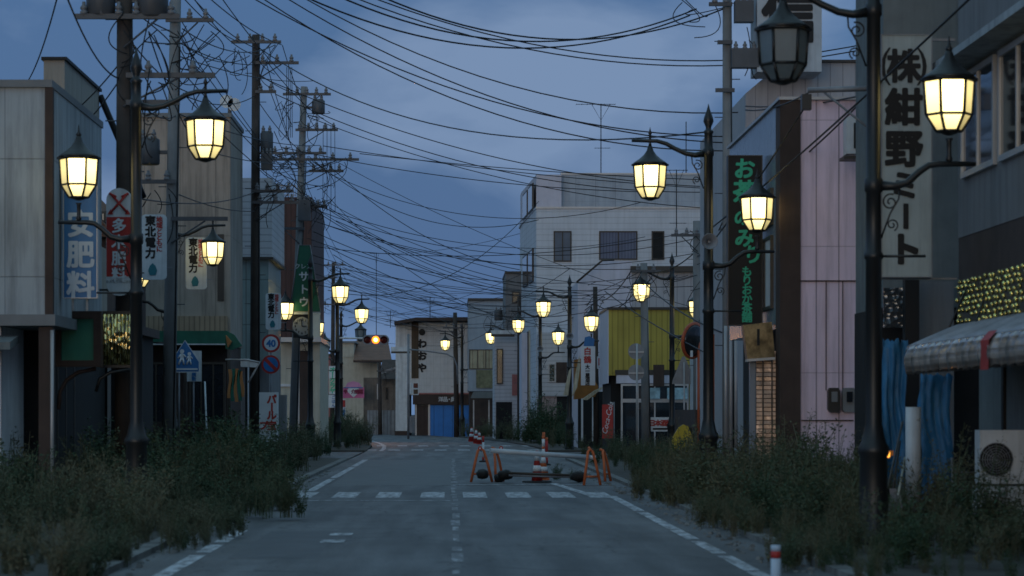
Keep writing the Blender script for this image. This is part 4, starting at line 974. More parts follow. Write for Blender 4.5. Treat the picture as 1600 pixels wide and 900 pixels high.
# green tapered sign
s = 43.15
t = thing('tapered_sign', 'tall green tapered shop sign with white katakana letters', 'sign', P(478, 487, s))
MB().prism([P(453, 487, s), P(501, 487, s), P(484.5, 383, s), P(467, 383, s)], (0, .12, 0)).build('board', M_greensign, t)
MB().tube([P(453, 487, s), P(467, 383, s), P(484.5, 383, s), P(501, 487, s), P(453, 487, s)], .022, 6).build('frame', M_steel, t)
mb = MB(); write(mb, 'クレス', 474, 416, 9, s, .03, 0)
for ch, py in (('サ', 432), ('ト', 452), ('ウ', 472)): write(mb, ch, 475, py, 16, s, .03, .03)
mb.build('lettering', M_letw, t)
MB().tube([P(471, 399, s-.02), P(481, 399, s-.02), P(476, 405, s-.02), P(471, 399, s-.02)], .016, 6).build('emblem', mat('gold_paint', (.35, .28, .05), streak=0), t)
MB().pbox(458, 487.5, 500, 491, s, .15).build('base', M_signw, t)
# clock
s = 43.1
t = thing('street_clock', 'round grey faced clock in a dark square box under the green tapered sign', 'clock', P(472, 528, s))
MB().pbox(458, 491.5, 486, 528, s, .15).build('case', M_black, t)
MB().lathe([(.34, 0), (.34, -.03), (.32, -.03)], P(472, 510, s)-Vector((0, .003, 0)), 28, 'y').build('dial', mat('dial_grey', (.42, .43, .44), streak=.1), t)
mb = MB()
for k in range(12):
    a = R(90-30*k) if k else R(90); write(mb, str(k or 12), 472 + 10.5*math.cos(a), 510 - 10.5*math.sin(a), 5, s, .045, .03, centre=True)
mb.build('numerals', M_blk, t)
mb = MB()
for a, l in ((95, 10), (3, 7)):
    mb.tube([P(472, 510, s)-Vector((0, .06, 0)), P(472 + l*math.cos(R(a)), 510 - l*math.sin(R(a)), s)-Vector((0, .06, 0))], .014, 5)
mb.build('hands', M_blk, t)
# white standing sign with red katakana
s = 52.
t = panel('standing_sign', 'white standing sign with bold red katakana in the weeds by the grey pole', 'sign', (405, 613, 434, 690), s, .35, M_letw, None)
MB().pbox(434.5, 617, 447, 690, s-.6, .5).build('side_board', M_grey, t)
mb = MB()
for ch, py in (('パ', 624), ('ー', 636), ('ル', 649), ('宝', 665)): write(mb, ch, 424.5, py, 15, s, .012, .05, rot=-90 if ch == 'ー' else 0)
write(mb, 'プ', 412, 665, 14, s, .012, .05); mb.build('lettering', M_red, t)
# far small signs
s = 25.
t = panel('vertical_sign', 'narrow white sign with green katakana before the salmon building', 'sign', (514, 572, 525, 616), s, .15, M_signw)
vtext(t, s, 'オークラヤ', 519.5, 578, 8.2, 9, M_letg, .012, .05)
part('yellow_field', t, M_cream, (514.3, 592, 524.7, 612), s=s, t=.02, off=.006)
t = panel('cafe_sign', 'white rounded canopy sign with blue characters under the green katakana sign', 'sign', (507, 617, 526, 637), 24.5, .3, M_signw, None, None, None, 6)
vtext(t, 24.5, 'ごはん', 521, 621, 6.2, 6, M_blue, .012, .03)
s = 21.8
t = panel('care_sign', 'pink sign with a heart emblem on the cream tiled roof house', 'sign', (536, 605, 569, 622), s, .1, mat('pink_sign', (.55, .13, .28), streak=.1))
MB().prism([P(539, 605, s), P(566, 605, s), P(561, 598, s), P(552, 595.5, s), P(543, 598, s)], (0, .1, 0)).build('top_arch', mat('pale_pink', (.55, .25, .42), streak=.1), t)
MB().prism([P(545, 606.5, s), P(560, 606.5, s), P(563, 611, s), P(552.5, 621, s), P(542, 611, s)], (0, -.03, 0)).build('heart', M_signw, t)
mb = MB()
for ch, px in (('や', 540), ('介', 552), ('護', 558), ('館', 564)): write(mb, ch, px, 612, 7, s, .045, .05)
mb.build('lettering', mat('maroon_letter', (.16, .01, .04), streak=0), t)
part('blue_line', t, M_blue, (537, 605, 567, 606.5), s=s, t=.02, off=.04)
t = panel('banner', 'narrow red and white banner beside the far lamp under the pink sign', 'banner', (535, 624, 540, 654), 24., .04, M_signw); part('red_field', t, M_red, (535.3, 625, 539.7, 636), s=24., t=.01, off=.006); part('blue_field', t, M_blue, (536, 640, 539, 650), s=24., t=.01, off=.006)
# right side signs
M_msign = mat('aged_sign_board', (.37, .42, .42), rough=.6, var=.14, ns=1.5, streak=.35)
s = 112.
t = panel('meat_shop_sign', 'tall white vertical sign with bold black characters above the blue tarp', 'sign', (1378, 55, 1455, 432), s, .3, M_msign, (M_steel, 1.5))
mb = MB(); yo = .012
for ch, py, h in (('株', 104, 52), ('紺', 168, 58), ('野', 233, 58)): write(mb, ch, 1412, py, h, s, yo, .045)
write(mb, '(', 1384, 104, 62, s, yo, .02, centre=True); write(mb, ')', 1440, 104, 62, s, yo, .02, centre=True)
write(mb, 'ミ', 1414, 290, 46, s, yo, .05); write(mb, 'ー', 1414, 338, 44, s, yo, .05, rot=-90); write(mb, 'ト', 1414, 390, 52, s, yo, .055)
mb.build('lettering', M_blk, t)
MB().pbox(1376, 382, 1458, 385, s-.4, .05).pbox(1376, 434, 1495, 437, s-1.2, .06).pbox(1455, 60, 1492, 64, s-1.2, .06).build('bracket', M_steel, t)
s = 80.
t = panel('tea_sign', 'tall black sign with green brush lettering hung off the brown corner pillar', 'sign', (1139, 244, 1190, 507), s, .3, M_blk, (M_black, 1.5))
mb = MB()
for ch, py, h, dx in (('お', 264, 33, 0), ('茶', 300, 36, 0), ('の', 340, 27, -3), ('み', 372, 30, 0), ('ど', 400, 28, 0), ('り', 398, 30, 14)): 
    if ch == 'ど': continue
    write(mb, ch, 1166 + dx - 3, py, h, s, .012, .035, shear=.06)
for i, ch in enumerate('もりおか茶舗'): write(mb, ch, 1167, 424 + i*14.4, 16.5, s, .012, .03)
mb.build('lettering', M_letg, t)
MB().pbox(1190, 280, 1218, 300, s-1, .1).pbox(1190, 395, 1218, 402, s-1, .1).pbox(1190, 447, 1218, 467, s-1, .1).build('bracket', M_frame, t)
s = 39.3
t = panel('sake_sign', 'white vertical liquor shop sign with red and black characters', 'sign', (908, 541, 930, 602), s, .15, M_letw)
mb = MB(); write(mb, '白', 918, 549, 12, s, .012, .04); write(mb, '鶴', 918, 562, 12, s, .012, .03); mb.build('red_lettering', M_red, t)
vtext(t, s, '大一屋酒店', 918, 573.5, 6.4, 7.2, M_blk, .012, .04, name='black_lettering')
part('bracket', t, M_blk, (893, 566, 908, 567.5), s=s-.1, t=.04)
MB().prism([P(912, 541, s), P(914, 527, s), P(921, 525, s), P(929, 530, s), P(928, 541, s)], (0, .1, 0)).build('top_emblem', M_blue, t)
s = 38.8
t = panel('swirl_sign', 'small square white sign with a red spiral on the dark utility pole', 'sign', (933, 557, 947, 576), s, .08, M_letw)
mb = MB(); mb.pbox(935, 559.5, 945.5, 571, s, .01, .008); mb.build('red_field', M_red, t)
c = P(940.2, 565.2, s) - Vector((0, .02, 0))
MB().tube([c + Vector((.022*a*math.cos(a*2.2), 0, .022*a*math.sin(a*2.2))) for a in [k*.25 for k in range(4, 24)]], .007, 5).build('spiral', M_letw, t)
part('text_bar', t, M_roofgrey, (936, 573, 945, 575), s=s, t=.01, off=.008)
s = 42.
t = panel('drink_banner', 'red vertical banner with white script cola lettering by the yellow shop', 'banner', (941, 632, 958, 685), s, .05, M_red)
mb = MB(); write(mb, 'Coca-Cola', 949.5, 652, 11.5, s, .012, .02, rot=78, shear=.3); mb.build('lettering', M_letw, t)
MB().tube([P(959.5, 628, s), P(959.5, 712, s)], .02, 6).build('pole', M_steel, t)
s = 44.
t = panel('shop_banner', 'white banner with red and purple characters behind the short post by the yellow shop', 'banner', (1016, 652, 1070, 674), s, .05, M_letw)
mb = MB()
for ch, px in (('日', 1019), ('本', 1028), ('酒', 1037), ('焼', 1046), ('酎', 1055), ('屋', 1065)): write(mb, ch, px, 661, 10, s, .012, .05)
mb.build('lettering', M_red, t); part('text_bar', t, M_blk, (1020, 668.5, 1060, 671.5), s=s, t=.01, off=.008)
# green board and shimmering rib panel on the white shop corner
s = 92.
t = thing('shop_board', 'green shop board in a dark brown frame hung at the white shop corner', 'sign', P(120, 570, s))
MB().pbox(86, 486, 158, 498, s, .3).pbox(86, 563, 158, 573, s, .3).pbox(86, 498, 95, 563, s, .3).pbox(146, 498, 158, 563, s, .3).build('frame', M_brown, t)
MB().pbox(95, 498, 146, 563, s-.15, .06).build('panel', mat('green_panel', (.03, .20, .14), rough=.6, streak=.2), t)
MB().tube([P(92, 640, s-.3), P(94, 612, s-.3), P(104, 594, s-.3), P(122, 582, s-.3), P(150, 576, s-.3)], .035, 6).build('bracket', M_brown, t)
s = 91.
t = thing('ribbed_sign', 'ribbed glossy shop panel tinted gold for warm reflections behind the first lamp', 'sign', P(181, 572, s))
mb = MB(); n = 9
for k in range(n):
    px = 158.5 + k*5.5; x = Fx(px, s); mb.tube([(x, Fy(s), Fz(570, s)), (x, Fy(s), Fz(491, s))], .030, 10)
mb.build('ribs', mat('gold_tinted_ribs', (.95, .74, .34), rough=.1, var=.5, ns=5, streak=.4, metal=1.0, bump=1.0, voro=8), t)  # gold tint stands in for lamp and sunset glints
for py in (486, 570): MB().pbox(156, py, 208, py+4.5, s, .2).build('rail', M_frame, t)
MB().tube([P(150, 612, s), P(156, 592, s), P(172, 582, s), P(206, 577, s)], .03, 6).build('bracket', M_black, t)

# road signs
s = 60.
t = thing('crossing_sign', 'blue pentagon pedestrian crossing sign with two white walking figures', 'road sign', (Fx(300, s), Fy(s), 0))
MB().tube([P(279, 700, s)+Vector((0,.08,0)), P(279, 548, s)+Vector((0,.08,0))], .03, 8).build('post', M_steel, t)
def pent(k): return [P(289+k*x, 557+k*y+1, s) for x, y in ((-23, 24), (23, 24), (23, 8), (0, -27), (-23, 8))]
MB().prism(pent(1), (0, .02, 0)).build('rim', M_signw, t)
MB().prism([p - Vector((0, .004, 0)) for p in pent(.94)], (0, .004, 0)).build('plate', M_blue, t)
mb = MB(); o = Vector((0, .02, 0))
def fig(cx, cy, k):
    q = lambda x, y: P(cx+k*x, cy+k*y, s) - o
    mb.lathe([(.055*k, -.006), (.055*k, 0)], q(0, -9.5), 12, 'y')
    mb.prism([q(-3, -6), q(2, -6.5), q(3, 1), q(-2.5, 1)], (0, .006, 0))
    for a, b, r_ in (((-1, 1), (-5, 10), .025), ((1, 1), (3, 10), .025), ((-2, -5), (-6, 1), .018), ((2, -5), (6, -1), .018)): mb.tube([q(*a), q(*b)], r_*k, 6)
fig(284.5, 559, 1.05); fig(296, 561, .85)
mb.pbox(269, 575.5, 309, 578, s, .006, .02); mb.build('figures', M_letw, t)
s = 59.
t = thing('notice_plate', 'white rectangular notice plate on a thin post behind the blue crossing sign', 'road sign', (Fx(302, s), Fy(s), 0))
MB().pbox(292, 548, 315, 596, s, .02).build('board', M_signw, t); vtext(t, s, '横断', 303, 585, 7, 7, M_blue, .01, .04)
MB().tube([P(302, 720, s)+Vector((0,.05,0)), P(302, 550, s)+Vector((0,.05,0))], .025, 8).build('post', M_steel, t)
tag(MB().tube([P(325, 735, 62), P(320, 596, 62)], .022, 8).build('thin_pole', M_signw), 'thin pale leaning pole standing in the weeds past the crossing sign', 'pole')
s = 47.5
t = thing('speed_limit_sign', 'round speed limit sign reading 40 above a no parking sign', 'road sign', (Fx(423, s), Fy(s), 0))
MB().tube([P(423, 690, s)+Vector((0,.06,0)), P(423, 522, s)+Vector((0,.06,0))], .03, 8).build('post', M_steel, t)
def disc(name, px, py, r, off, m, par, d=.012): return MB().lathe([(r/s, d), (r/s, 0)], P(px, py, s)-Vector((0, off, 0)), 32, 'y').build(name, m, par)
disc('rim', 423.5, 536.5, 14.3, .004, M_red, t); disc('plate', 423.5, 536.5, 10.8, .018, M_letw, t)
mb = MB(); write(mb, '40', 423.5, 536.5, 14.5, s, .026, .04, sx=.95); mb.build('numerals', M_blue, t)
disc('rim', 423, 569.5, 14.6, .004, M_red, t); disc('plate', 423, 569.5, 11.4, .018, M_blue, t)
mb = MB(); a = P(415, 561.5, s)-Vector((0, .022, 0)); b = P(431, 577.5, s)-Vector((0, .022, 0)); d = Vector((.04, 0, .04))
mb.prism([a-d, b-d, b+d, a+d], (0, .003, 0)); mb.build('slash', M_red, t)
# backs of signs
s = 45.
t = thing('sign_back', 'two grey round road signs seen from behind beside the pale pole', 'road sign', (Fx(996, s), Fy(s), 0))
for py in (549, 582): disc('plate', 994, py, 12.5, 0, M_steel, t)
MB().tube([P(995, 700, s)-Vector((0,.05,0)), P(995, 537, s)-Vector((0,.05,0))], .035, 8).build('post', M_alu, t)
MB().pbox(983, 549, 1006, 551, s, .03, .04).pbox(983, 582, 1006, 584, s, .03, .04).build('clamp', M_alu, t)
t = thing('sign_back', 'grey triangular road sign seen from behind in front of the yellow shop', 'road sign', (Fx(1069, s), Fy(s), 0))
MB().prism([P(1050, 600, s), P(1088, 600, s), P(1086, 594, s), P(1070, 557, s), P(1066, 557, s), P(1051, 594, s)], (0, .02, 0)).build('plate', M_steel, t)
MB().tube([P(1069, 720, s)-Vector((0,.04,0)), P(1069, 566, s)-Vector((0,.04,0))], .03, 8).build('post', M_alu, t)
# convex mirror
s = 52.
t = thing('traffic_mirror', 'orange backed round convex traffic mirror seen from the side by the short pole', 'mirror', (Fx(1092, s), Fy(s), 0))
def dish(c, rad, ax, prof, nm, m):
    mb = MB(); mb.lathe(prof, (0, 0, 0), 28)
    rot = Vector(ax).to_track_quat('Z', 'Y'); mb.v = [tuple(rot @ Vector(v) + c) for v in mb.v]; return mb.build(nm, m, t)
ax = Vector((.75, -.65, -.12)).normalized(); c = P(1082, 532, s)
M_or = mat('orange_plastic', (.42, .09, .035), rough=.45, var=.1, streak=.2)
dish(c, .5, ax, [(.55, -.02), (.56, .0), (.56, .05), (.48, .06)], 'rim', M_or)
dish(c, .5, ax, [(.5, .055), (.42, .085), (.3, .11), (.15, .13), (.001, .135)], 'mirror_face', mat('mirror_face', (.06, .06, .065), rough=.12, var=.4, streak=.3, metal=.6))
dish(c, .5, ax, [(.001, -.22), (.2, -.2), (.42, -.12), (.55, -.01)], 'back_shell', M_or)
MB().tube([P(1092, 720, s)+Vector((0, .1, 0)), P(1092, 525, s)+Vector((0, .1, 0))], .04, 10).build('post', M_or, t)
MB().box(Fx(1077, s), Fx(1081, s), Fy(s)-.35, Fy(s)-.33, Fz(558, s), Fz(548, s)).build('sticker', M_letw, t)

# ------------------------------------------------------------------ traffic signals
M_lens_off = mat('dark_lens', (.02, .012, .01), rough=.2, streak=0)
M_lens_red = mat('unlit_red_lens', (.09, .012, .01), rough=.25, streak=0)
s = 29.
t = thing('traffic_signal', 'horizontal traffic signal with its middle amber lamp glowing', 'traffic signal', (Fx(528, s), Fy(s), 0))
x0, x1, zc, y = Fx(566, s), Fx(608, s), Fz(531, s), Fy(s); r = .27; pts = []
for cx, a0 in ((x1-r, -90), (x0+r, 90)): pts += [(cx + r*math.cos(R(a0+k*15)), y, zc + r*math.sin(R(a0+k*15))) for k in range(13)]
MB().prism(pts, (0, .25, 0)).build('housing', M_steel, t)
for k, px in enumerate((574, 587, 600)):
    c = P(px, 531, s) - Vector((0, .02, 0))
    if k == 1: MB().lathe([(.11, -.03), (.07, -.05), (.001, -.055)], c, 20, 'y').build('bulb_core', emit('amber_core', (1.0, .62, .22), 7), t)
    l = MB().lathe([(.20, .02), (.19, -.01), (.1, -.035), (.001, -.045)], c, 24, 'y').build('lens', emit('amber_lamp', (1.0, .17, .010), 3.6) if k == 1 else M_lens_red, t)
    mb = MB()
    for j in range(9):
        a0, a1 = R(10 + j*17.8), R(10 + (j+1)*17.8)
        q = [(c.x + .2*math.cos(a), c.y, c.z + .2*math.sin(a)) for a in (a0, a1)]
        mb.add([q[0], q[1], (q[1][0], y-.26, q[1][2]), (q[0][0], y-.26, q[0][2])], [(0, 1, 2, 3)])
    mb.build('visor', M_steel, t)
MB().tube([(Fx(528, s), y+.15, Fz(528, s)), (x1-.2, y+.15, Fz(529, s))], .05, 8).build('arm', M_signw, t)
MB().tube([(Fx(528, s), y+.15, -.1), (Fx(528, s), y+.15, Fz(524, s))], .09, 10).build('post', M_brownpole, t)
ld = bpy.data.lights.new('amber_glow', 'SPOT'); lo_ = bpy.data.objects.new('amber_glow', ld); COL.objects.link(lo_); lo_.parent = t
ld.energy = 220; ld.color = (1, .38, .06); ld.spot_size = R(100); ld.spot_blend = 1; ld.shadow_soft_size = .15
lo_.location = P(587, 531, s) - Vector((0, .35, 0)) - WLOC[t.name]; lo_.rotation_euler = (R(-58), 0, 0)
s = 25.5
t = thing('traffic_signal', 'pale traffic signal seen end on at a curved arm before the blue shutter shop', 'traffic signal', (Fx(714, s), Fy(s), 0))
MB().pbox(611, 542, 641, 549, s, .3).build('housing', M_signw, t); MB().pbox(611, 549, 641, 552, s, .28, -.01).build('visor', M_frame, t)
MB().tube([P(715, 600, s), P(714, 572, s), P(709, 559, s), P(698, 553, s), P(670, 549, s), P(640, 546, s)], .045, 8).build('arm', M_steel, t)
s = 26.5
t = thing('pedestrian_signal', 'small two lens pedestrian signal on a slim grey post', 'traffic signal', (Fx(638, s), Fy(s), 0))
MB().tube([P(638, 688, s)+Vector((0,.1,0)), P(638, 522, s)+Vector((0,.1,0))], .07, 10).build('post', M_steel, t)
MB().pbox(644, 598, 654, 617, s, .25).build('housing', M_signw, t)
for py in (602.5, 612): MB().pbox(646, py-3.6, 653, py+3.6, s, .02, .012).build('lens', M_lens_red if py < 605 else M_lens_off, t)
MB().pbox(636, 598, 645, 605, s-.2, .2).pbox(636, 608, 645, 615, s-.2, .2).build('bracket', M_signw, t)
part('control_box', t, M_steel, (640, 650, 648, 676), s=s-.2, t=.3)
s = 27.8
t = thing('traffic_signal', 'pale traffic signal seen edge on beside the brown pole by the striped shop', 'traffic signal', (Fx(812, s), Fy(s), 0))
MB().pbox(767, 516, 804, 522, s, .3).build('housing', M_signw, t); MB().pbox(767, 522, 804, 526, s, .28, -.01).build('visor', M_frame, t)
MB().tube([P(804, 518, s), P(835, 517, s), P(890, 517, s)], .03, 8).build('arm', M_steel, t)

# ------------------------------------------------------------------ awning, tarps, pipes, units by the meat shop
M_canvas = mat('awning_vinyl', (.33, .33, .36), rough=.5, var=.25, ns=3, streak=.35, spec=.5, bump=.4, bscale=7)
t = thing('shop_awning', 'pale grey vinyl awning with scalloped edge and red stripe below patterned glass', 'awning', (6.6, 34, 2.2))
mb = MB(); va = MB(); xe, xw, y0, y1 = 6.2, 7.19, 27.0, 37.1; n = 90
vs = []; fs = []; vv = []; vf = []
for i in range(n+1):
    y = y1 + (y0-y1)*i/n; b = .045*math.sin(i*.55) + .02*math.sin(i*1.7)
    w = .085*math.sin(i*2*math.pi/4.6) + .02*math.sin(i*1.1)
    for x, z in ((xw, 2.88), ((xe*.35+xw*.65), 2.79 + b*.4), ((xe+xw)/2, 2.72 + b*.7), (xe+.2, 2.60 + b*.5), (xe, 2.53)): vs.append((x, y, z))
    for x, z in ((xe, 2.528), (xe - .02 + w*.5, 2.46), (xe - .02 + w, 2.38), (xe - .02 + w*1.1, 2.30), (xe + w, 2.19 - .05*abs(math.sin(i*math.pi/4.6)))): vv.append((x, y, z))
    if i:
        for k in range(4): a = (i-1)*5+k; fs.append((a, a+5, a+6, a+1)); vf.append((a, a+5, a+6, a+1))
mb.add(vs, fs, True); va.add(vv, vf, True)
va.add([(xe, y1+.01, 2.53), (xe+.5, y1+.01, 2.70), (xw, y1+.01, 2.88), (xw, y1+.01, 2.45), (xe+.5, y1-.02, 2.27), (xe, y1+.01, 2.17)], [(0, 1, 2, 3, 4, 5)])
for o in (mb.build('canopy', M_canvas, t), va.build('valance', mat('glossy_striped_vinyl', (.55, .50, .46), rough=.2, metal=.4, var=.3, ns=4, streak=.3, spec=.9, lines=(('z', .115, .45, .3), ('h', .42, .5, .22))), t)):
    so = o.modifiers.new('thickness', 'SOLIDIFY'); so.thickness = .008
rs = MB()
rs.add([(xe-.095, 31.0, 2.46), (xe-.095, 31.5, 2.46), (xe-.10, 31.5, 2.12), (xe-.10, 31.0, 2.12), (xe, 31.5, 2.57), (xe, 31.0, 2.57)], [(0, 1, 2, 3), (5, 4, 1, 0)])
rs.build('red_stripe', M_red, t)
for (a, b) in (((1530, 408, 112), (1474, 531, 114)), ((1560, 400, 114), (1516, 530, 119))): MB().tube([P(*a), P(*b)], .016, 6).build('strut', M_black, t)
def tarp(lab, r, s, seed):
    q = random.Random(seed); mb = MB(); nx, nz = 14, 16; vs = []; fs = []
    for j in range(nz+1):
        for i in range(nx+1):
            px = r[0] + (r[2]-r[0])*i/nx; py = r[1] + (r[3]-r[1])*j/nz
            p = P(px, py, s); amp = 1 if seed == 1 else .45; p.y += amp*.05*math.sin(i*.55 + .35*j + seed) + amp*.05*math.sin(i*1.7 - j*.45 + 2*seed)*math.sin(j*.3) + .035*q.uniform(-1, 1); p.x += .03*math.sin(j*.6+seed); p.z += (.03*q.uniform(-1, 1) if j in (0, nz) else 0); vs.append(p)
            if i and j: a = j*(nx+1)+i; fs.append((a-nx-2, a-nx-1, a, a-1))
    mb.add(vs, fs, True); o = mb.build('tarpaulin', M_tarp); so = o.modifiers.new('thickness', 'SOLIDIFY'); so.thickness = .01
    tag(o, lab, 'tarp', 'blue tarpaulins hung by the meat shop')
tarp('bright blue crumpled tarpaulin hanging behind the nearest lamp post', (1377, 531, 1416, 800), 106, 1)
tarp('darker flat blue tarpaulin hanging under the vinyl awning beside the white pipe', (1437, 585, 1486, 800), 110, 2)
tag(MB().tube([P(1427, 800, 116), P(1427, 636, 116)], .105, 14).build('white_pipe', M_signw), 'fat white pipe sleeve on the ground between the two blue tarpaulins', 'pipe')
for i, (a, b, lab) in enumerate((((1381, 790, 120), (1410, 660, 112), 'long handled tool leaning on the blue tarpaulin, tallest of the three'), ((1392, 790, 120), (1406, 690, 113), 'short handled tool leaning against the blue tarpaulin'), ((1399, 800, 121), (1414, 715, 114), 'thick wooden handled tool leaning between tarpaulin and white pipe'))):
    tt = thing('garden_tool', lab, 'tool', P(*a), 'tools leaning on the tarpaulin')
    MB().tube([P(*a), P(*b)], .017, 6).build('handle', (M_frame, M_brownpole, M_cream)[i], tt)
    p = P(*a); MB().prism([p + Vector((-.1, 0, .0)), p + Vector((.1, 0, .0)), p + Vector((.07, 0, .22)), p + Vector((-.06, 0, .22))], (0, .02, 0)).build('blade', M_steel, tt)
tl = thing('ladder', 'low pale ladder standing in the shadow beside the stacked units', 'ladder', P(1505, 835, 118))
mb = MB()
for px in (1488, 1526): MB().tube([P(px, 838, 118), P(px, 715, 118)], .018, 6).build('rail', M_steel, tl)
for py in (738, 765, 790, 812): MB().tube([P(1488, py, 118), P(1526, py, 118)], .014, 6).build('rung', M_steel, tl)
for r, lab in (((1531, 672, 1625, 756), 'upper white outdoor unit of the stack under the vinyl awning'), ((1527, 760, 1625, 846), 'lower white outdoor unit of the stack, half hidden by weeds')):
    s = 126.
    tu = thing('air_conditioner', lab, 'air conditioner', P(1570, r[3], s), 'outdoor units stacked by the meat shop')
    MB().pbox(*r, s, .32).build('case', M_signw, tu)
    mb = MB(); cx, cy = r[0]+25, (r[1]+r[3])/2+4
    mb.lathe([(.20, -.012), (.20, .0)], P(cx, cy, s) - Vector((0, .001, 0)), 28, 'y'); mb.build('fan_opening', M_blk, tu)
    mb = MB()
    for q in (.05, .08, .11, .14, .17, .205): c = P(cx, cy, s) - Vector((0, .025, 0)); mb.tube([c + Vector((q*math.cos(R(a)), 0, q*math.sin(R(a)))) for a in range(0, 361, 15)], .006, 4)
    for a in range(0, 180, 30): c = P(cx, cy, s) - Vector((0, .025, 0)); d = Vector((math.cos(R(a)), 0, math.sin(R(a))))*.2; mb.tube([c-d, c+d], .004, 4)
    mb.build('fan_guard', M_steel, tu)
# amber reflector low on the post; lens emission stands in for its reflection
t = thing('glow_reflector', 'small amber warning reflector with added glow low beside the nearest lamp post', 'warning light', P(1384, 800, 122))
MB().tube([P(1384, 800, 122), P(1384, 716, 122)], .02, 8).build('post', M_black, t)
MB().lathe([(.03, -.06), (.06, -.05), (.065, .0), (.05, .05), (.001, .07)], P(1383, 708, 122), 14).build('lens', emit('amber_lens', (1, .38, .05), 2.2), t)
MB().pbox(1386, 704, 1396, 712, 121, .05).build('reflector', mat('amber_reflector', (.6, .25, .06), rough=.2, streak=0), t)
# steel bracket arm
t = thing('steel_bracket', 'grey steel cable bracket reaching out high from the dark block', 'bracket', P(1400, 140, 97))
MB().tube([P(1262, 141, 97), P(1400, 137, 97)], .045, 8).build('arm', M_steel, t); MB().pbox(1252, 148, 1267, 172, 97, .18, .1).build('end_box', M_black, t)
MB().tube([P(1285, 142, 97), P(1400, 235, 97)], .02, 6).build('brace', M_steel, t)

# ------------------------------------------------------------------ aerials
def aerial(px, ptop, pbot, s, w, lab, m=M_cable):
    t = thing('tv_aerial', lab, 'aerial', P(px, pbot, s), 'television aerials on the roofs')
    MB().tube([P(px, pbot, s), P(px, ptop, s)], .025, 6).build('mast', m, t)
    if w:
        mb = MB(); z = Fz(ptop+1, s); x = Fx(px, s); y = Fy(s)
        mb.tube([(x-w*1.2, y, z), (x+w*.7, y, z)], .016, 5)
        for k in range(8): xx = x-w*1.2 + k*w*.27; mb.tube([(xx, y-.35, z), (xx, y+.35, z)], .010, 4)
        mb.tube([(x-w*.45, y, z), (x, y, z-.85), (x+w*.45, y, z)], .014, 5); mb.build('elements', m, t)
        mb = MB(); z2 = Fz(ptop + (pbot-ptop)*.62, s); mb.tube([(x-.35, y, z2), (x+.5, y, z2)], .013, 5)
        for k in range(5): mb.tube([(x-.3 + k*.18, y-.2, z2), (x-.3 + k*.18, y+.2, z2)], .009, 4)
        mb.build('elements', m, t)
aerial(939, 162, 274, 29.3, 1.1, 'tall television aerial with a wide top bar on the three storey roof')
aerial(1072, 190, 274, 29.3, 0, 'bare aerial mast on the three storey roof edge')
aerial(1057, 265, 400, 31.5, .8, 'lower television aerial rising in front of the grey penthouse')
aerial(672, 464, 497, 22.8, .7, 'small television aerial on the blue shutter shop roof')
aerial(610, 485, 512, 21, .7, 'tiny distant television aerial near the tiled roof')
aerial(588, 395, 534, 20.5, .4, 'thin guyed aerial mast rising above the tiled roof house')

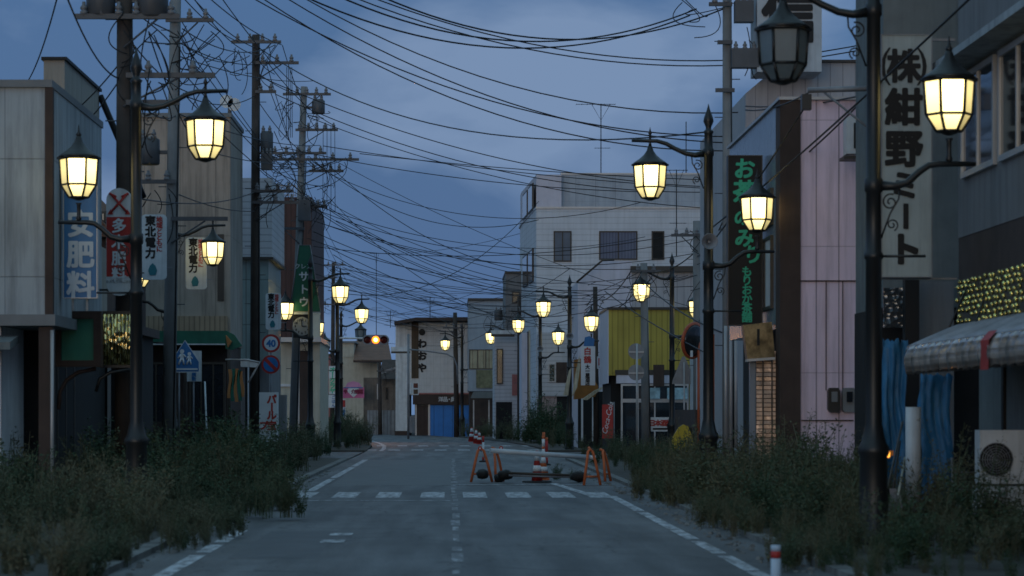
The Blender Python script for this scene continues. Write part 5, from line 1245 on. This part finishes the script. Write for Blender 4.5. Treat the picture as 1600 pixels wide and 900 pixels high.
# ------------------------------------------------------------------ overhead cables: (start px,py,s, end px,py,s, sag px, radius)
def cable(a, b, sag, r, lab, grp):
    A, B = P(*a), P(*b); n = 22; pts = []
    sm = (a[2] + b[2]) / 2; dz = sag / sm
    for i in range(n+1):
        f = i/n; p = A.lerp(B, f); p.z -= dz * 4 * f * (1-f); pts.append(p)
    tag(MB().tube(pts, r, 6).build('overhead_cable', M_cable), lab, 'cable', grp)
fam = [
 ('thick black cable sweeping from the top edge down to the transformer pole', 'cables to the transformer pole', .019, [
   ((470,-8,74),(1078,24,66),66), ((515,-12,74),(1088,14,66),63), ((590,-8,74),(1130,14,66),58)]),
 ('long cable crossing the whole sky and passing behind the tea sign', 'long cables crossing the sky', .017, [
   ((548,-6,62),(1400,66,60),68), ((556,-14,62),(1400,58,60),68), ((470,-6,62),(1520,104,64),122), ((395,-3,62),(1218,212,62),64), ((446,-4,62),(1218,224,62),62), ((408,-4,62),(1218,232,62),76)]),
 ('thin cable slanting down from the brown pole across the street', 'cables slanting across the street', .016, [
   ((405,75,50),(1106,206,82),72), ((407,120,50),(1110,292,50),36), ((430,147,48),(1120,300,48),42), ((480,182,43),(1100,325,45),26), ((505,228,43),(1130,296,45),8), ((562,240,43),(1130,282,45),6), ((440,230,43),(1010,300,45),14)]),
 ('thin cable in the dense tangle low over the roadway', 'tangle of cables over the roadway', .0135, [
   ((490,345,43),(1008,420,44),24), ((505,350,43),(1090,395,46),40), ((490,362,43),(930,455,37),30), ((480,372,43),(1008,432,44),34), ((478,395,43),(1005,455,44),30),
   ((500,330,43),(1090,372,46),46), ((472,300,43),(840,455,30),30), ((515,325,43),(1008,445,44),52), ((475,318,43),(935,470,37),42), ((525,345,43),(935,462,37),18),
   ((485,410,43),(812,455,28),8), ((483,425,43),(812,490,28),12), ((490,385,43),(1090,360,46),26), ((470,440,43),(930,475,37),16)]),
 ('fine distant cable strung between the far poles', 'fine cables between the far poles', .013, [
   ((505,415,22),(790,470,26.4),14), ((535,417,22),(812,478,28),22), ((500,440,22),(793,485,26.4),10), ((540,442,22),(714,505,24),6), ((500,470,22),(714,520,24),8), ((545,470,22),(812,500,28),20),
   ((520,480,22),(714,512,24),5), ((600,494,22),(812,430,28),8), ((714,500,24),(890,420,38),14), ((714,512,24),(930,470,37),12), ((812,470,28),(932,440,37),6), ((812,485,28),(1008,420,44),14),
   ((714,540,24),(812,486,28),6), ((560,530,22),(714,540,24),4), ((575,395,22),(812,365,29),10), ((505,430,22),(1008,470,44),10), ((600,508,21),(930,505,36),6)]),
 ('cable looping between the grey pole and the convex mirror pole', 'cables by the convex mirror', .02, [
   ((1008,430,44),(932,475,37.3),26), ((1008,425,44),(1090,390,46),12), ((932,470,37.3),(845,505,31),12), ((1005,440,44),(1130,520,60),10), ((945,455,38),(1120,560,58),6), ((1090,400,46),(1136,330,64),14), ((985,425,44),(940,470,38),8)]),
 ('near greenish cable climbing towards the meat shop sign', 'near cables climbing past the pink wall', .016, [
   ((1112,356,72),(1560,-45,140),10), ((1175,308,75),(1405,96,98),12), ((1165,166,70),(1400,136,97),10), ((1165,172,70),(1262,146,97),8), ((1255,352,82),(1352,246,84),10), ((1118,372,70),(1262,160,97),6)]),
 ('cable dropping in from the top edge to the near rooftops', 'cables dropping to the near rooftops', .014, [
   ((90,-6,92),(30,140,64),26), ((104,-6,112),(184,122,88),22), ((112,178,76),(186,100,88),4), ((130,196,78),(186,126,88),4)]),
 ('thin cable running between the first tall poles', 'cables between the first tall poles', .014, [
   ((285,-5,68),(372,65,50),8), ((300,-5,68),(400,75,50),10), ((325,-5,68),(440,70,50),8), ((268,60,68),(398,101,50),10), ((285,45,68),(430,70,50),22), ((290,150,68),(398,150,50),14), ((345,-5,68),(470,140,43),10),
   ((398,110,50),(475,150,43),6), ((398,150,50),(475,240,43),8), ((420,100,50),(520,195,43),10), ((398,240,50),(475,235,43),12), ((270,300,68),(398,330,50),8), ((215,310,86),(398,300,50),14), ((398,245,50),(520,290,43),14)]),
]
rc = random.Random(21)
extra = []
for i in range(11):
    s0 = rc.choice((43, 43, 36)); s1 = rc.choice((44, 46, 38, 30, 37))
    extra.append(((rc.uniform(472, 525), rc.uniform(235, 470), s0), (rc.choice((812, 845, 932, 1008, 1090)) + rc.uniform(-4, 4), rc.uniform(300, 520), s1), rc.uniform(8, 70)))
fam.append(('thin cable in the dense tangle low over the roadway', 'tangle of cables over the roadway', .013, extra))
extra = []
for i in range(14):
    extra.append(((rc.uniform(505, 545), rc.uniform(405, 500), 22), (rc.choice((714, 793, 812)), rc.uniform(455, 530), rc.choice((24, 26.4))), rc.uniform(2, 16)))
fam.append(('fine distant cable strung between the far poles', 'fine cables between the far poles', .014, extra))
extra = []
for i in range(16):
    a_, b_ = rc.choice((((268, 68), (398, 50)), ((195, 88), (270, 68)), ((398, 50), (475, 43)), ((272, 68), (475, 43)), ((400, 50), (521, 22))))
    extra.append(((a_[0] + rc.uniform(-5, 45), rc.uniform(-5, 240), a_[1]), (b_[0] + rc.uniform(-20, 40), rc.uniform(70, 330) if b_[1] > 30 else rc.uniform(400, 460), b_[1]), rc.uniform(4, 22)))
fam.append(('thin cable running between the first tall poles', 'cables between the first tall poles', .013, extra))
for lab, grp, r, L_ in fam:
    for a, b, sg in L_: cable(a, b, sg, r, lab, grp)
# bundles of vertical drop wires
for px0, px1, py0, py1, s, lab in ((505, 523, 196, 330, 43, 'bundle'), (448, 456, 105, 215, 49, 'bundle')):
    for k in range(4):
        x = px0 + (px1-px0)*k/3
        tag(MB().tube([P(x, py0, s), P(x + (k-1.5)*.4, py1, s)], .011, 5).build('drop_wire', M_cable), 'straight vertical drop wire hanging between crossarms of the tall poles', 'cable', 'vertical drop wires')

# ------------------------------------------------------------------ road works
M_letw_ = mat('pale_pipe_paint', (.47, .53, .59), rough=.35, var=.15, streak=.05)
def aframe(p, lab, ang=0, h=.78, w=.46):
    t = thing('barrier_stand', lab, 'barrier', p, 'orange road barrier stands'); t.rotation_euler.z = ang
    def u(tw):
        pts = [(-w/2, tw, 0), (-w*.28, tw*.6, h*.6), (-w*.14, tw*.25, h*.93), (0, tw*.15, h), (w*.14, tw*.25, h*.93), (w*.28, tw*.6, h*.6), (w/2, tw, 0)]
        return [Vector(q) for q in pts]
    def loc(m, nm): 
        o = m.build(nm, M_orange, None); o.parent = t; return o
    loc(MB().tube(u(-.14), .032, 8), 'leg_frame')
    loc(MB().tube([(-w*.40, -.10, h*.24), (w*.40, -.10, h*.24)], .022, 8), 'crossbar')
    loc(MB().tube([(0, -.02, h), (0, .06, h*1.04)], .03, 8), 'pipe_clip')
    return t
sB = 68.; yb = Fy(sB)
def G(px, py): s = (py - HOR) / EYE; return Vector((Fx(px, s), Fy(s), 0))
aframe(G(751, 753), 'widest orange barrier stand, at the road centre end of the pipes', .15, .78, .50)
aframe(G(772, 752.5), 'narrow orange barrier stand right beside the widest one', 1.15, .76, .46)
aframe(G(921.5, 758), 'orange barrier stand at the gutter end with open legs', .35, .80, .40)
aframe(G(941, 752), 'narrow orange barrier stand beside the gutter weeds', 1.2, .72, .42)
tp = thing('barrier_pipe', 'upper grey pipe laid across the orange barrier stands', 'pipe', P(850, 712, 69))
MB().tube([P(766, 704, 69.3), P(921, 714.5, 68.5)], .058, 10).build('pipe', M_letw_, tp); MB().tube([P(921, 714.5, 68.5), P(931, 715, 68.5)], .047, 10).build('end_cap', M_white, tp)
tp = thing('barrier_pipe', 'lower pair of dark thin pipes tied between the black weights', 'pipe', P(850, 742, 69))
MB().tube([P(795, 739, 69), P(890, 742.5, 69)], .03, 8).build('pipe', M_frame, tp); MB().tube([P(795, 743, 69), P(890, 745.5, 69)], .022, 8).build('pipe', M_steel, tp)
def lumpy(px, py, w, h, s, lab, sd):
    q = random.Random(sd); mb = MB(); vs = []; fs = []; c = P(px, py, s); nu, nv = 14, 8
    for j in range(nv+1):
        for i in range(nu):
            a = 2*math.pi*i/nu; b = math.pi*j/nv; k = 1 + q.uniform(-.12, .12)
            sx_ = abs(math.sin(b))**.7
            vs.append((c.x + w/s/2*k*sx_*math.cos(a), c.y + .22*k*sx_*math.sin(a), c.z + h/s/2*k*math.cos(b)))
    for j in range(nv):
        for i in range(nu): a = j*nu+i; b = j*nu+(i+1) % nu; fs.append((a, a+nu, b+nu, b))
    mb.add(vs, fs, True); tag(mb.build('weight_bag', M_rubber), lab, 'weight', 'black weight bags on the barriers')
lumpy(754, 741, 20, 15, 68.5, 'black weight bag behind the widest orange stand', 1)
lumpy(789, 742, 24, 15, 68.5, 'black weight bag, largest and next to the narrow stand', 2)
lumpy(780, 747, 16, 14, 67.5, 'round black weight bag touching the road beside the narrow stand', 3)
lumpy(904, 745, 26, 16, 67.8, 'black weight bag at the gutter end against the open leg stand', 4)
for px, py in ((750, 700.5), (783, 700.0)):
    t = thing('warning_reflector', 'small red reflector lamp on the %s barrier stand' % ('widest' if px == 750 else 'narrow central'), 'reflector', P(px, py, 69), 'red reflectors on the barrier')
    MB().lathe([(.045, .03), (.045, -.01)], P(px, py, 69), 16, 'y').build('rim', M_red, t); MB().lathe([(.018, .0), (.018, -.02)], P(px, py, 69), 12, 'y').build('lens', M_letw, t)
    MB().tube([P(px, py+3, 69), P(px+3, 706, 69)], .012, 6).build('stem', M_frame, t)
def cone(p, lab, h=.7, tall=False, k=1.0):
    t = thing('traffic_cone', lab, 'traffic cone', p, 'traffic cones on the road')
    def B(m, nm, ma): o = m.build(nm, ma, None); o.parent = t
    B(MB().lathe([(.20*k, 0), (.20*k, .03), (.17*k, .04)], (0,0,0), 4, a0=.78, smooth=False).lathe([(.145*k, .035), (.035*k, h), (.03*k, h+.015)], (0,0,0), 20), 'body', M_red if not tall else M_orange)
    rad = lambda z: .145*k + (.035-.145)*k*(z-.035)/(h-.035) + .004
    mb = MB()
    for z0, z1 in ((h*.36, h*.55), (h*.70, h*.94)): mb.lathe([(rad(z0), z0), (rad(z1), z1)], (0,0,0), 20)
    B(mb, 'white_band', M_letw)
    return t
t = cone(G(839, 754), 'red and white striped cone on a dark base plate before the barrier pipes', .72, k=.9)
o = MB().lathe([(.34, .004), (.34, .03), (.3, .04)], (0,0,0), 8).build('base_plate', M_rubber, None); o.parent = t
p = G(849, 750)
t = cone(p, 'tall orange cone topped with a long striped post behind the barrier pipes', .58, True, 1.0)
for z0, z1, ma, nm in ((.60, .74, M_letw, 'white_sleeve'), (.74, .80, M_orange, 'orange_sleeve'), (.80, .98, M_letw, 'white_sleeve'), (.98, 1.05, M_orange, 'orange_cap')):
    o = MB().lathe([(.036, z0), (.036, z1)], (0,0,0), 14).build(nm, ma, None); o.parent = t
def delin(p, lab, h, bands, r=.036):
    t = thing('delineator_post', lab, 'post', p, 'striped delineator posts'); z = 0
    for dz, ma, nm in bands:
        o = MB().lathe([(r, z), (r, z+dz)] if nm != 'base' else [(.14, z), (.12, z+dz*.7), (r, z+dz)], (0,0,0), 14).build(nm, ma, None); o.parent = t; z += dz + .001
    return t
delin(G(755, 722), 'slim white delineator with a red top behind the barrier stand', .8, [(.06, M_rubber, 'base'), (.1, M_red, 'red_sleeve'), (.48, M_letw, 'white_sleeve'), (.2, M_red, 'red_cap')])
delin(G(849.5, 727), 'orange topped white delineator standing just behind the tall cone', .9, [(.06, M_rubber, 'base'), (.30, M_orange, 'orange_sleeve'), (.42, M_letw, 'white_sleeve'), (.22, M_orange, 'orange_cap')], .045)
delin(G(854, 727), 'red delineator with a pale band beside the orange topped one', .9, [(.06, M_rubber, 'base'), (.18, M_red, 'red_sleeve'), (.1, M_letw, 'white_sleeve'), (.4, M_red, 'red_sleeve'), (.1, M_orange, 'orange_cap')], .045)
p = P(1212, 896, 186)
delin(Vector((p.x, p.y, 0)), 'nearest delineator, pale blue post with a red band, cut off at the road edge', .52, [(.05, M_rubber, 'base'), (.36, M_letp, 'pale_sleeve'), (.06, M_red, 'red_band'), (.05, M_letp, 'pale_tip')], .042)
cone(G(737, 690), 'distant tilted red cone near the foot of the blue shutter shop', .75, k=1.3); cone(G(744, 693), 'distant white banded cone next to the tilted one', .7, k=1.1); cone(G(749, 694), 'distant small cone closest to the barrier', .6)
# yellow curved panel in the weeds
s = 56.
t = thing('bent_signboard', 'yellow curved board standing among weeds in front of the yellow shop', 'signboard', P(1066, 735, s))
pts = [P(x, y, s) for x, y in ((1045, 735), (1047, 700), (1052, 682), (1060, 668), (1068, 663), (1075, 666), (1081, 680), (1085, 700), (1088, 735))]
MB().prism(pts, (0, .12, 0)).build('face', mat('yellow_plastic', (.48, .36, .03), rough=.45, var=.15, streak=.2), t)
pts2 = [P(x, y, s-.3) for x, y in ((1075, 735), (1078, 690), (1070, 664), (1080, 668), (1087, 684), (1092, 735))]
MB().prism(pts2, (0, .2, 0)).build('back_panel', M_blk, t)
# tattered striped cloth on the left pavement
s = 56.
t = thing('tattered_awning', 'tattered green and orange striped awning cloth hanging by the brown pole', 'awning', P(368, 628, s))
M_of = mat('orange_fabric', (.42, .19, .07), rough=.7, streak=.3)
for i, (px, top, bot) in enumerate(((359, 577, 622), (364, 576, 627), (369, 576, 628), (374, 578, 626), (378, 580, 620))):
    mb = MB(); q = []
    for k in range(9): f = k/8; q.append((px + 1.6*math.sin(f*5+i), top + (bot-top)*f))
    for (a, b), (c, d) in zip(q[:-1], q[1:]): mb.prism([P(a-2.6, b, s), P(c-2.6, d, s), P(c+2.5, d, s), P(a+2.5, b, s)], (0, .02, 0))
    mb.build('strip', M_of if i % 2 == 0 else M_green, t)
MB().prism([P(352, 545, s), P(352, 516, s), P(366, 523, s), P(378, 540, s), P(362, 547, s)], (0, .25, 0)).build('corner_flap', M_green, t)
MB().prism([P(354, 524, s-.02), P(363, 534, s-.02), P(357, 543, s-.02)], (0, -.3, 0)).build('orange_patch', M_of, t)
MB().tube([P(352, 562, s), P(385, 562, s), P(406, 566, s), P(398, 580, s), P(388, 598, s)], .03, 6).build('frame', M_alu, t)
MB().prism([P(376, 560, s), P(404, 568, s), P(400, 574, s), P(376, 573, s)], (0, .4, 0)).build('vinyl_sheet', M_signw, t)

# ------------------------------------------------------------------ weeds
def weed_mat(name, c1, c2):
    m = bpy.data.materials.new(name); m.use_nodes = True; t = m.node_tree; b = t.nodes['Principled BSDF']; L = t.links.new
    at = N(t, 'ShaderNodeAttribute', attribute_name='shade')
    mx_ = N(t, 'ShaderNodeMixRGB'); mx_.inputs[1].default_value = (*c1, 1); mx_.inputs[2].default_value = (*c2, 1)
    L(at.outputs['Fac'], mx_.inputs[0]); L(mx_.outputs[0], b.inputs['Base Color']); b.inputs['Roughness'].default_value = .8
    b.inputs['Specular IOR Level'].default_value = .15
    return m
M_weed = weed_mat('weed_leaves', (.042, .080, .046), (.125, .118, .076))
def plant(rg, h=1.0, stems=9, leaves=34, leaf=.075, spread=.45, nar=(.16, .30), along=0.0):
    """quads of one weed: thin bending stems set with narrow leaves, seed heads near the tips"""
    Q = []
    for s_ in range(stems):
        a = rg.uniform(0, 2*math.pi); lean = rg.uniform(.05, spread); hh = h*rg.uniform(.55, 1.0)
        d = np.array([math.cos(a), math.sin(a)]); b0 = rg.normal(0, .06, 2)
        f = np.linspace(0, 1, 6); pts = np.stack([b0[0] + d[0]*lean*f**1.7*hh, b0[1] + d[1]*lean*f**1.7*hh, hh*f*(1-.12*lean*f)], 1)
        for i in range(5):
            w = .007*(1-f[i]*.7); p, q = pts[i], pts[i+1]; u = np.array([-d[1], d[0], 0])*w
            Q.append([p-u, p+u, q+u, q-u])
        for l in range(leaves):
            g = rg.uniform(.10, 1)**.8; i = min(int(g*5), 4); p = pts[i] + (pts[i+1]-pts[i])*(g*5-i)
            az = rg.uniform(0, 2*math.pi); el = rg.uniform(-.5, .9); L_ = leaf*rg.uniform(.6, 1.5)*(1.15-.6*g)
            v = np.array([math.cos(az)*math.cos(el), math.sin(az)*math.cos(el), math.sin(el)]); tg = pts[i+1]-pts[i]; v = v*(1-along) + along*tg/np.linalg.norm(tg); v /= np.linalg.norm(v)
            u = np.cross(v, rg.normal(0, 1, 3)); u /= np.linalg.norm(u) + 1e-6
            p = p + v*rg.uniform(0, .05); w = L_*rg.uniform(*nar)
            Q.append([p, p + v*L_*.5 + u*w, p + v*L_, p + v*L_*.5 - u*w])
    return np.array(Q)
rg = np.random.default_rng(5)
TPL = [plant(rg, 1.0, 13, 62, .056, .6, (.2, .36)) for _ in range(6)] + [plant(rg, .95, 15, 34, .10, .6, (.05, .11), .5) for _ in range(3)] + [plant(rg, 1.15, 8, 52, .05, .32, (.10, .2), .25) for _ in range(3)]
def field(name, spots, m, lab):
    V = []; S = []
    for x, y, z, h, sh in spots:
        q = TPL[rg.integers(len(TPL))]; a = rg.uniform(0, 6.28); c, s_ = math.cos(a), math.sin(a)
        k = np.array([h*rg.uniform(.85, 1.25), h*rg.uniform(.85, 1.25), h]); w = q*k
        w = np.stack([w[..., 0]*c - w[..., 1]*s_ + x, w[..., 0]*s_ + w[..., 1]*c + y, w[..., 2] + z], -1)
        V.append(w); S.append(np.clip(sh + (.25 if len(q) in (15*39, 8*57) else -.06) + rg.normal(0, .18, len(q)), 0, 1))
    V = np.concatenate(V); S = np.repeat(np.concatenate(S), 4); n = len(V)
    me = bpy.data.meshes.new(name); me.vertices.add(n*4); me.loops.add(n*4); me.polygons.add(n)
    me.vertices.foreach_set('co', V.reshape(-1).astype(np.float32))
    me.loops.foreach_set('vertex_index', np.arange(n*4, dtype=np.int32))
    me.polygons.foreach_set('loop_start', np.arange(0, n*4, 4, dtype=np.int32))
    me.update(calc_edges=True)
    at = me.attributes.new('shade', 'FLOAT', 'POINT'); at.data.foreach_set('value', S.astype(np.float32))
    me.materials.append(m); o = bpy.data.objects.new(name, me); COL.objects.link(o)
    if lab: tag(o, lab, 'weeds', kind='stuff')
    return o
def lump(x, y): return .5 + .27*math.sin(x*1.3 + y*.55 + 1.0)*math.cos(y*.27 - x*.8) + .23*math.sin(x*2.9 - y*.9)*math.sin(y*.62 + x)
def shade(x, y): return .42 + .55*math.sin(x*1.1 + y*.35) * math.cos(y*.23 + x*.7)
def scatter(n, xr, yr, hf, keep=None):
    out = []
    while len(out) < n:
        y = rg.uniform(*yr)**1.0; x0, x1 = xr(y); x = rg.uniform(x0, x1)
        h = hf(x, y)*rg.uniform(.55, 1.15)*(.62 + .75*lump(x, y))
        if rg.random() < .06: h *= 1.35
        out.append((x, y, .03, h, min(1, max(0, shade(x, y)))))
    return out
lf = lambda y: (-7.6 if y < 60 else -6.6, -3.05 - .28*math.sin(y*.5) - .2*math.sin(y*1.9) - (0 if 33 < y < 51 else .25 if y < 33 else (.75 + .012*(y-50))))
lh = lambda x, y: (.62 if y < 33 else .95 if y < 43 else 1.2 if y < 66 else 1.0) * (.62 if x > -3.6 else 1)
rf = lambda y: (3.75 + .22*math.sin(y*.6) + .18*math.sin(y*1.7) + (0 if y < 55 else .4 + .012*(y-55)), 7.2 if y < 50 else 7.4)
rh = lambda x, y: (.62 if y < 32 else .95 if y < 40 else 1.1 if y < 54 else .78) * (.6 if x < 4.2 else 1)
def edge(n, fx, yr, side, h):
    out = []
    for _ in range(n):
        y = rg.uniform(*yr); x = fx(y)[1 if side < 0 else 0] + side*abs(rg.normal(0, .5)); out.append((x, y, .0, h*rg.uniform(.5, 1.3), rg.uniform(.2, .9)))
    return out
field('roadside_weeds', scatter(370, lf, (25.5, 62), lh) + edge(210, lf, (25.5, 58), -1, .42) + scatter(130, lf, (62, 108), lh), M_weed, 'dark tangled weeds overgrowing the pavement under the fertiliser signs')
field('roadside_weeds', scatter(400, rf, (25.5, 62), rh) + edge(240, rf, (25.5, 60), 1, .40) + scatter(140, rf, (62, 93), rh), M_weed, 'dark tangled weeds overgrowing the pavement in front of the pink shop')
f3 = lambda y: (cx_(y)-7.0, cx_(y)-3.7); f4 = lambda y: (cx_(y)+3.9, cx_(y)+6.4)
field('roadside_weeds', scatter(70, f3, (110, 160), lambda x, y: 1.3) + scatter(70, f4, (112, 172), lambda x, y: 1.1), M_weed, 'far low weeds along both kerbs around the bend')
def bush(lab, x, y, h, n, spread, sh):
    o = field('tall_weed', [(x + rg.normal(0, spread), y + rg.normal(0, spread), .03, h*rg.uniform(.45, 1), sh) for _ in range(n)], M_weed, None)
    tag(o, lab, 'plant')
p = G(850, 694); bush('tall dark leafy bush climbing around the lamp post by the striped shop', p.x, p.y-1, 2.7, 16, .45, .08)
p = G(880, 694); bush('low dark bush just beside the tall leafy one', p.x, p.y-2, 1.5, 10, .5, .1)
bush('tall weed sticking up before the nearest pink wall', Fx(1312, 95), Fy(95), 1.45, 5, .25, .2)
bush('spiky weed rising in front of the white shop wall', Fx(28, 105), Fy(105), 1.35, 5, .25, .1)
bush('broad weed clump spilling over the gutter line', -3.2, 41.5, .95, 14, .5, .12)
p = G(873, 752); bush('small weed growing up between the barrier pipes', p.x, p.y-.5, .55, 4, .12, .1)
p = G(1000, 770); bush('small dark weed at the kerb beside the crossing', p.x, p.y, .5, 5, .2, .1)
p = G(560, 690); bush('round dark bush at the corner beyond the far lamps', p.x-1, p.y-6, 1.9, 14, .7, .15)
p = G(440, 680); bush('shrub at the foot of the white katakana sign', Fx(437, 50), Fy(50), 1.35, 7, .3, .1)
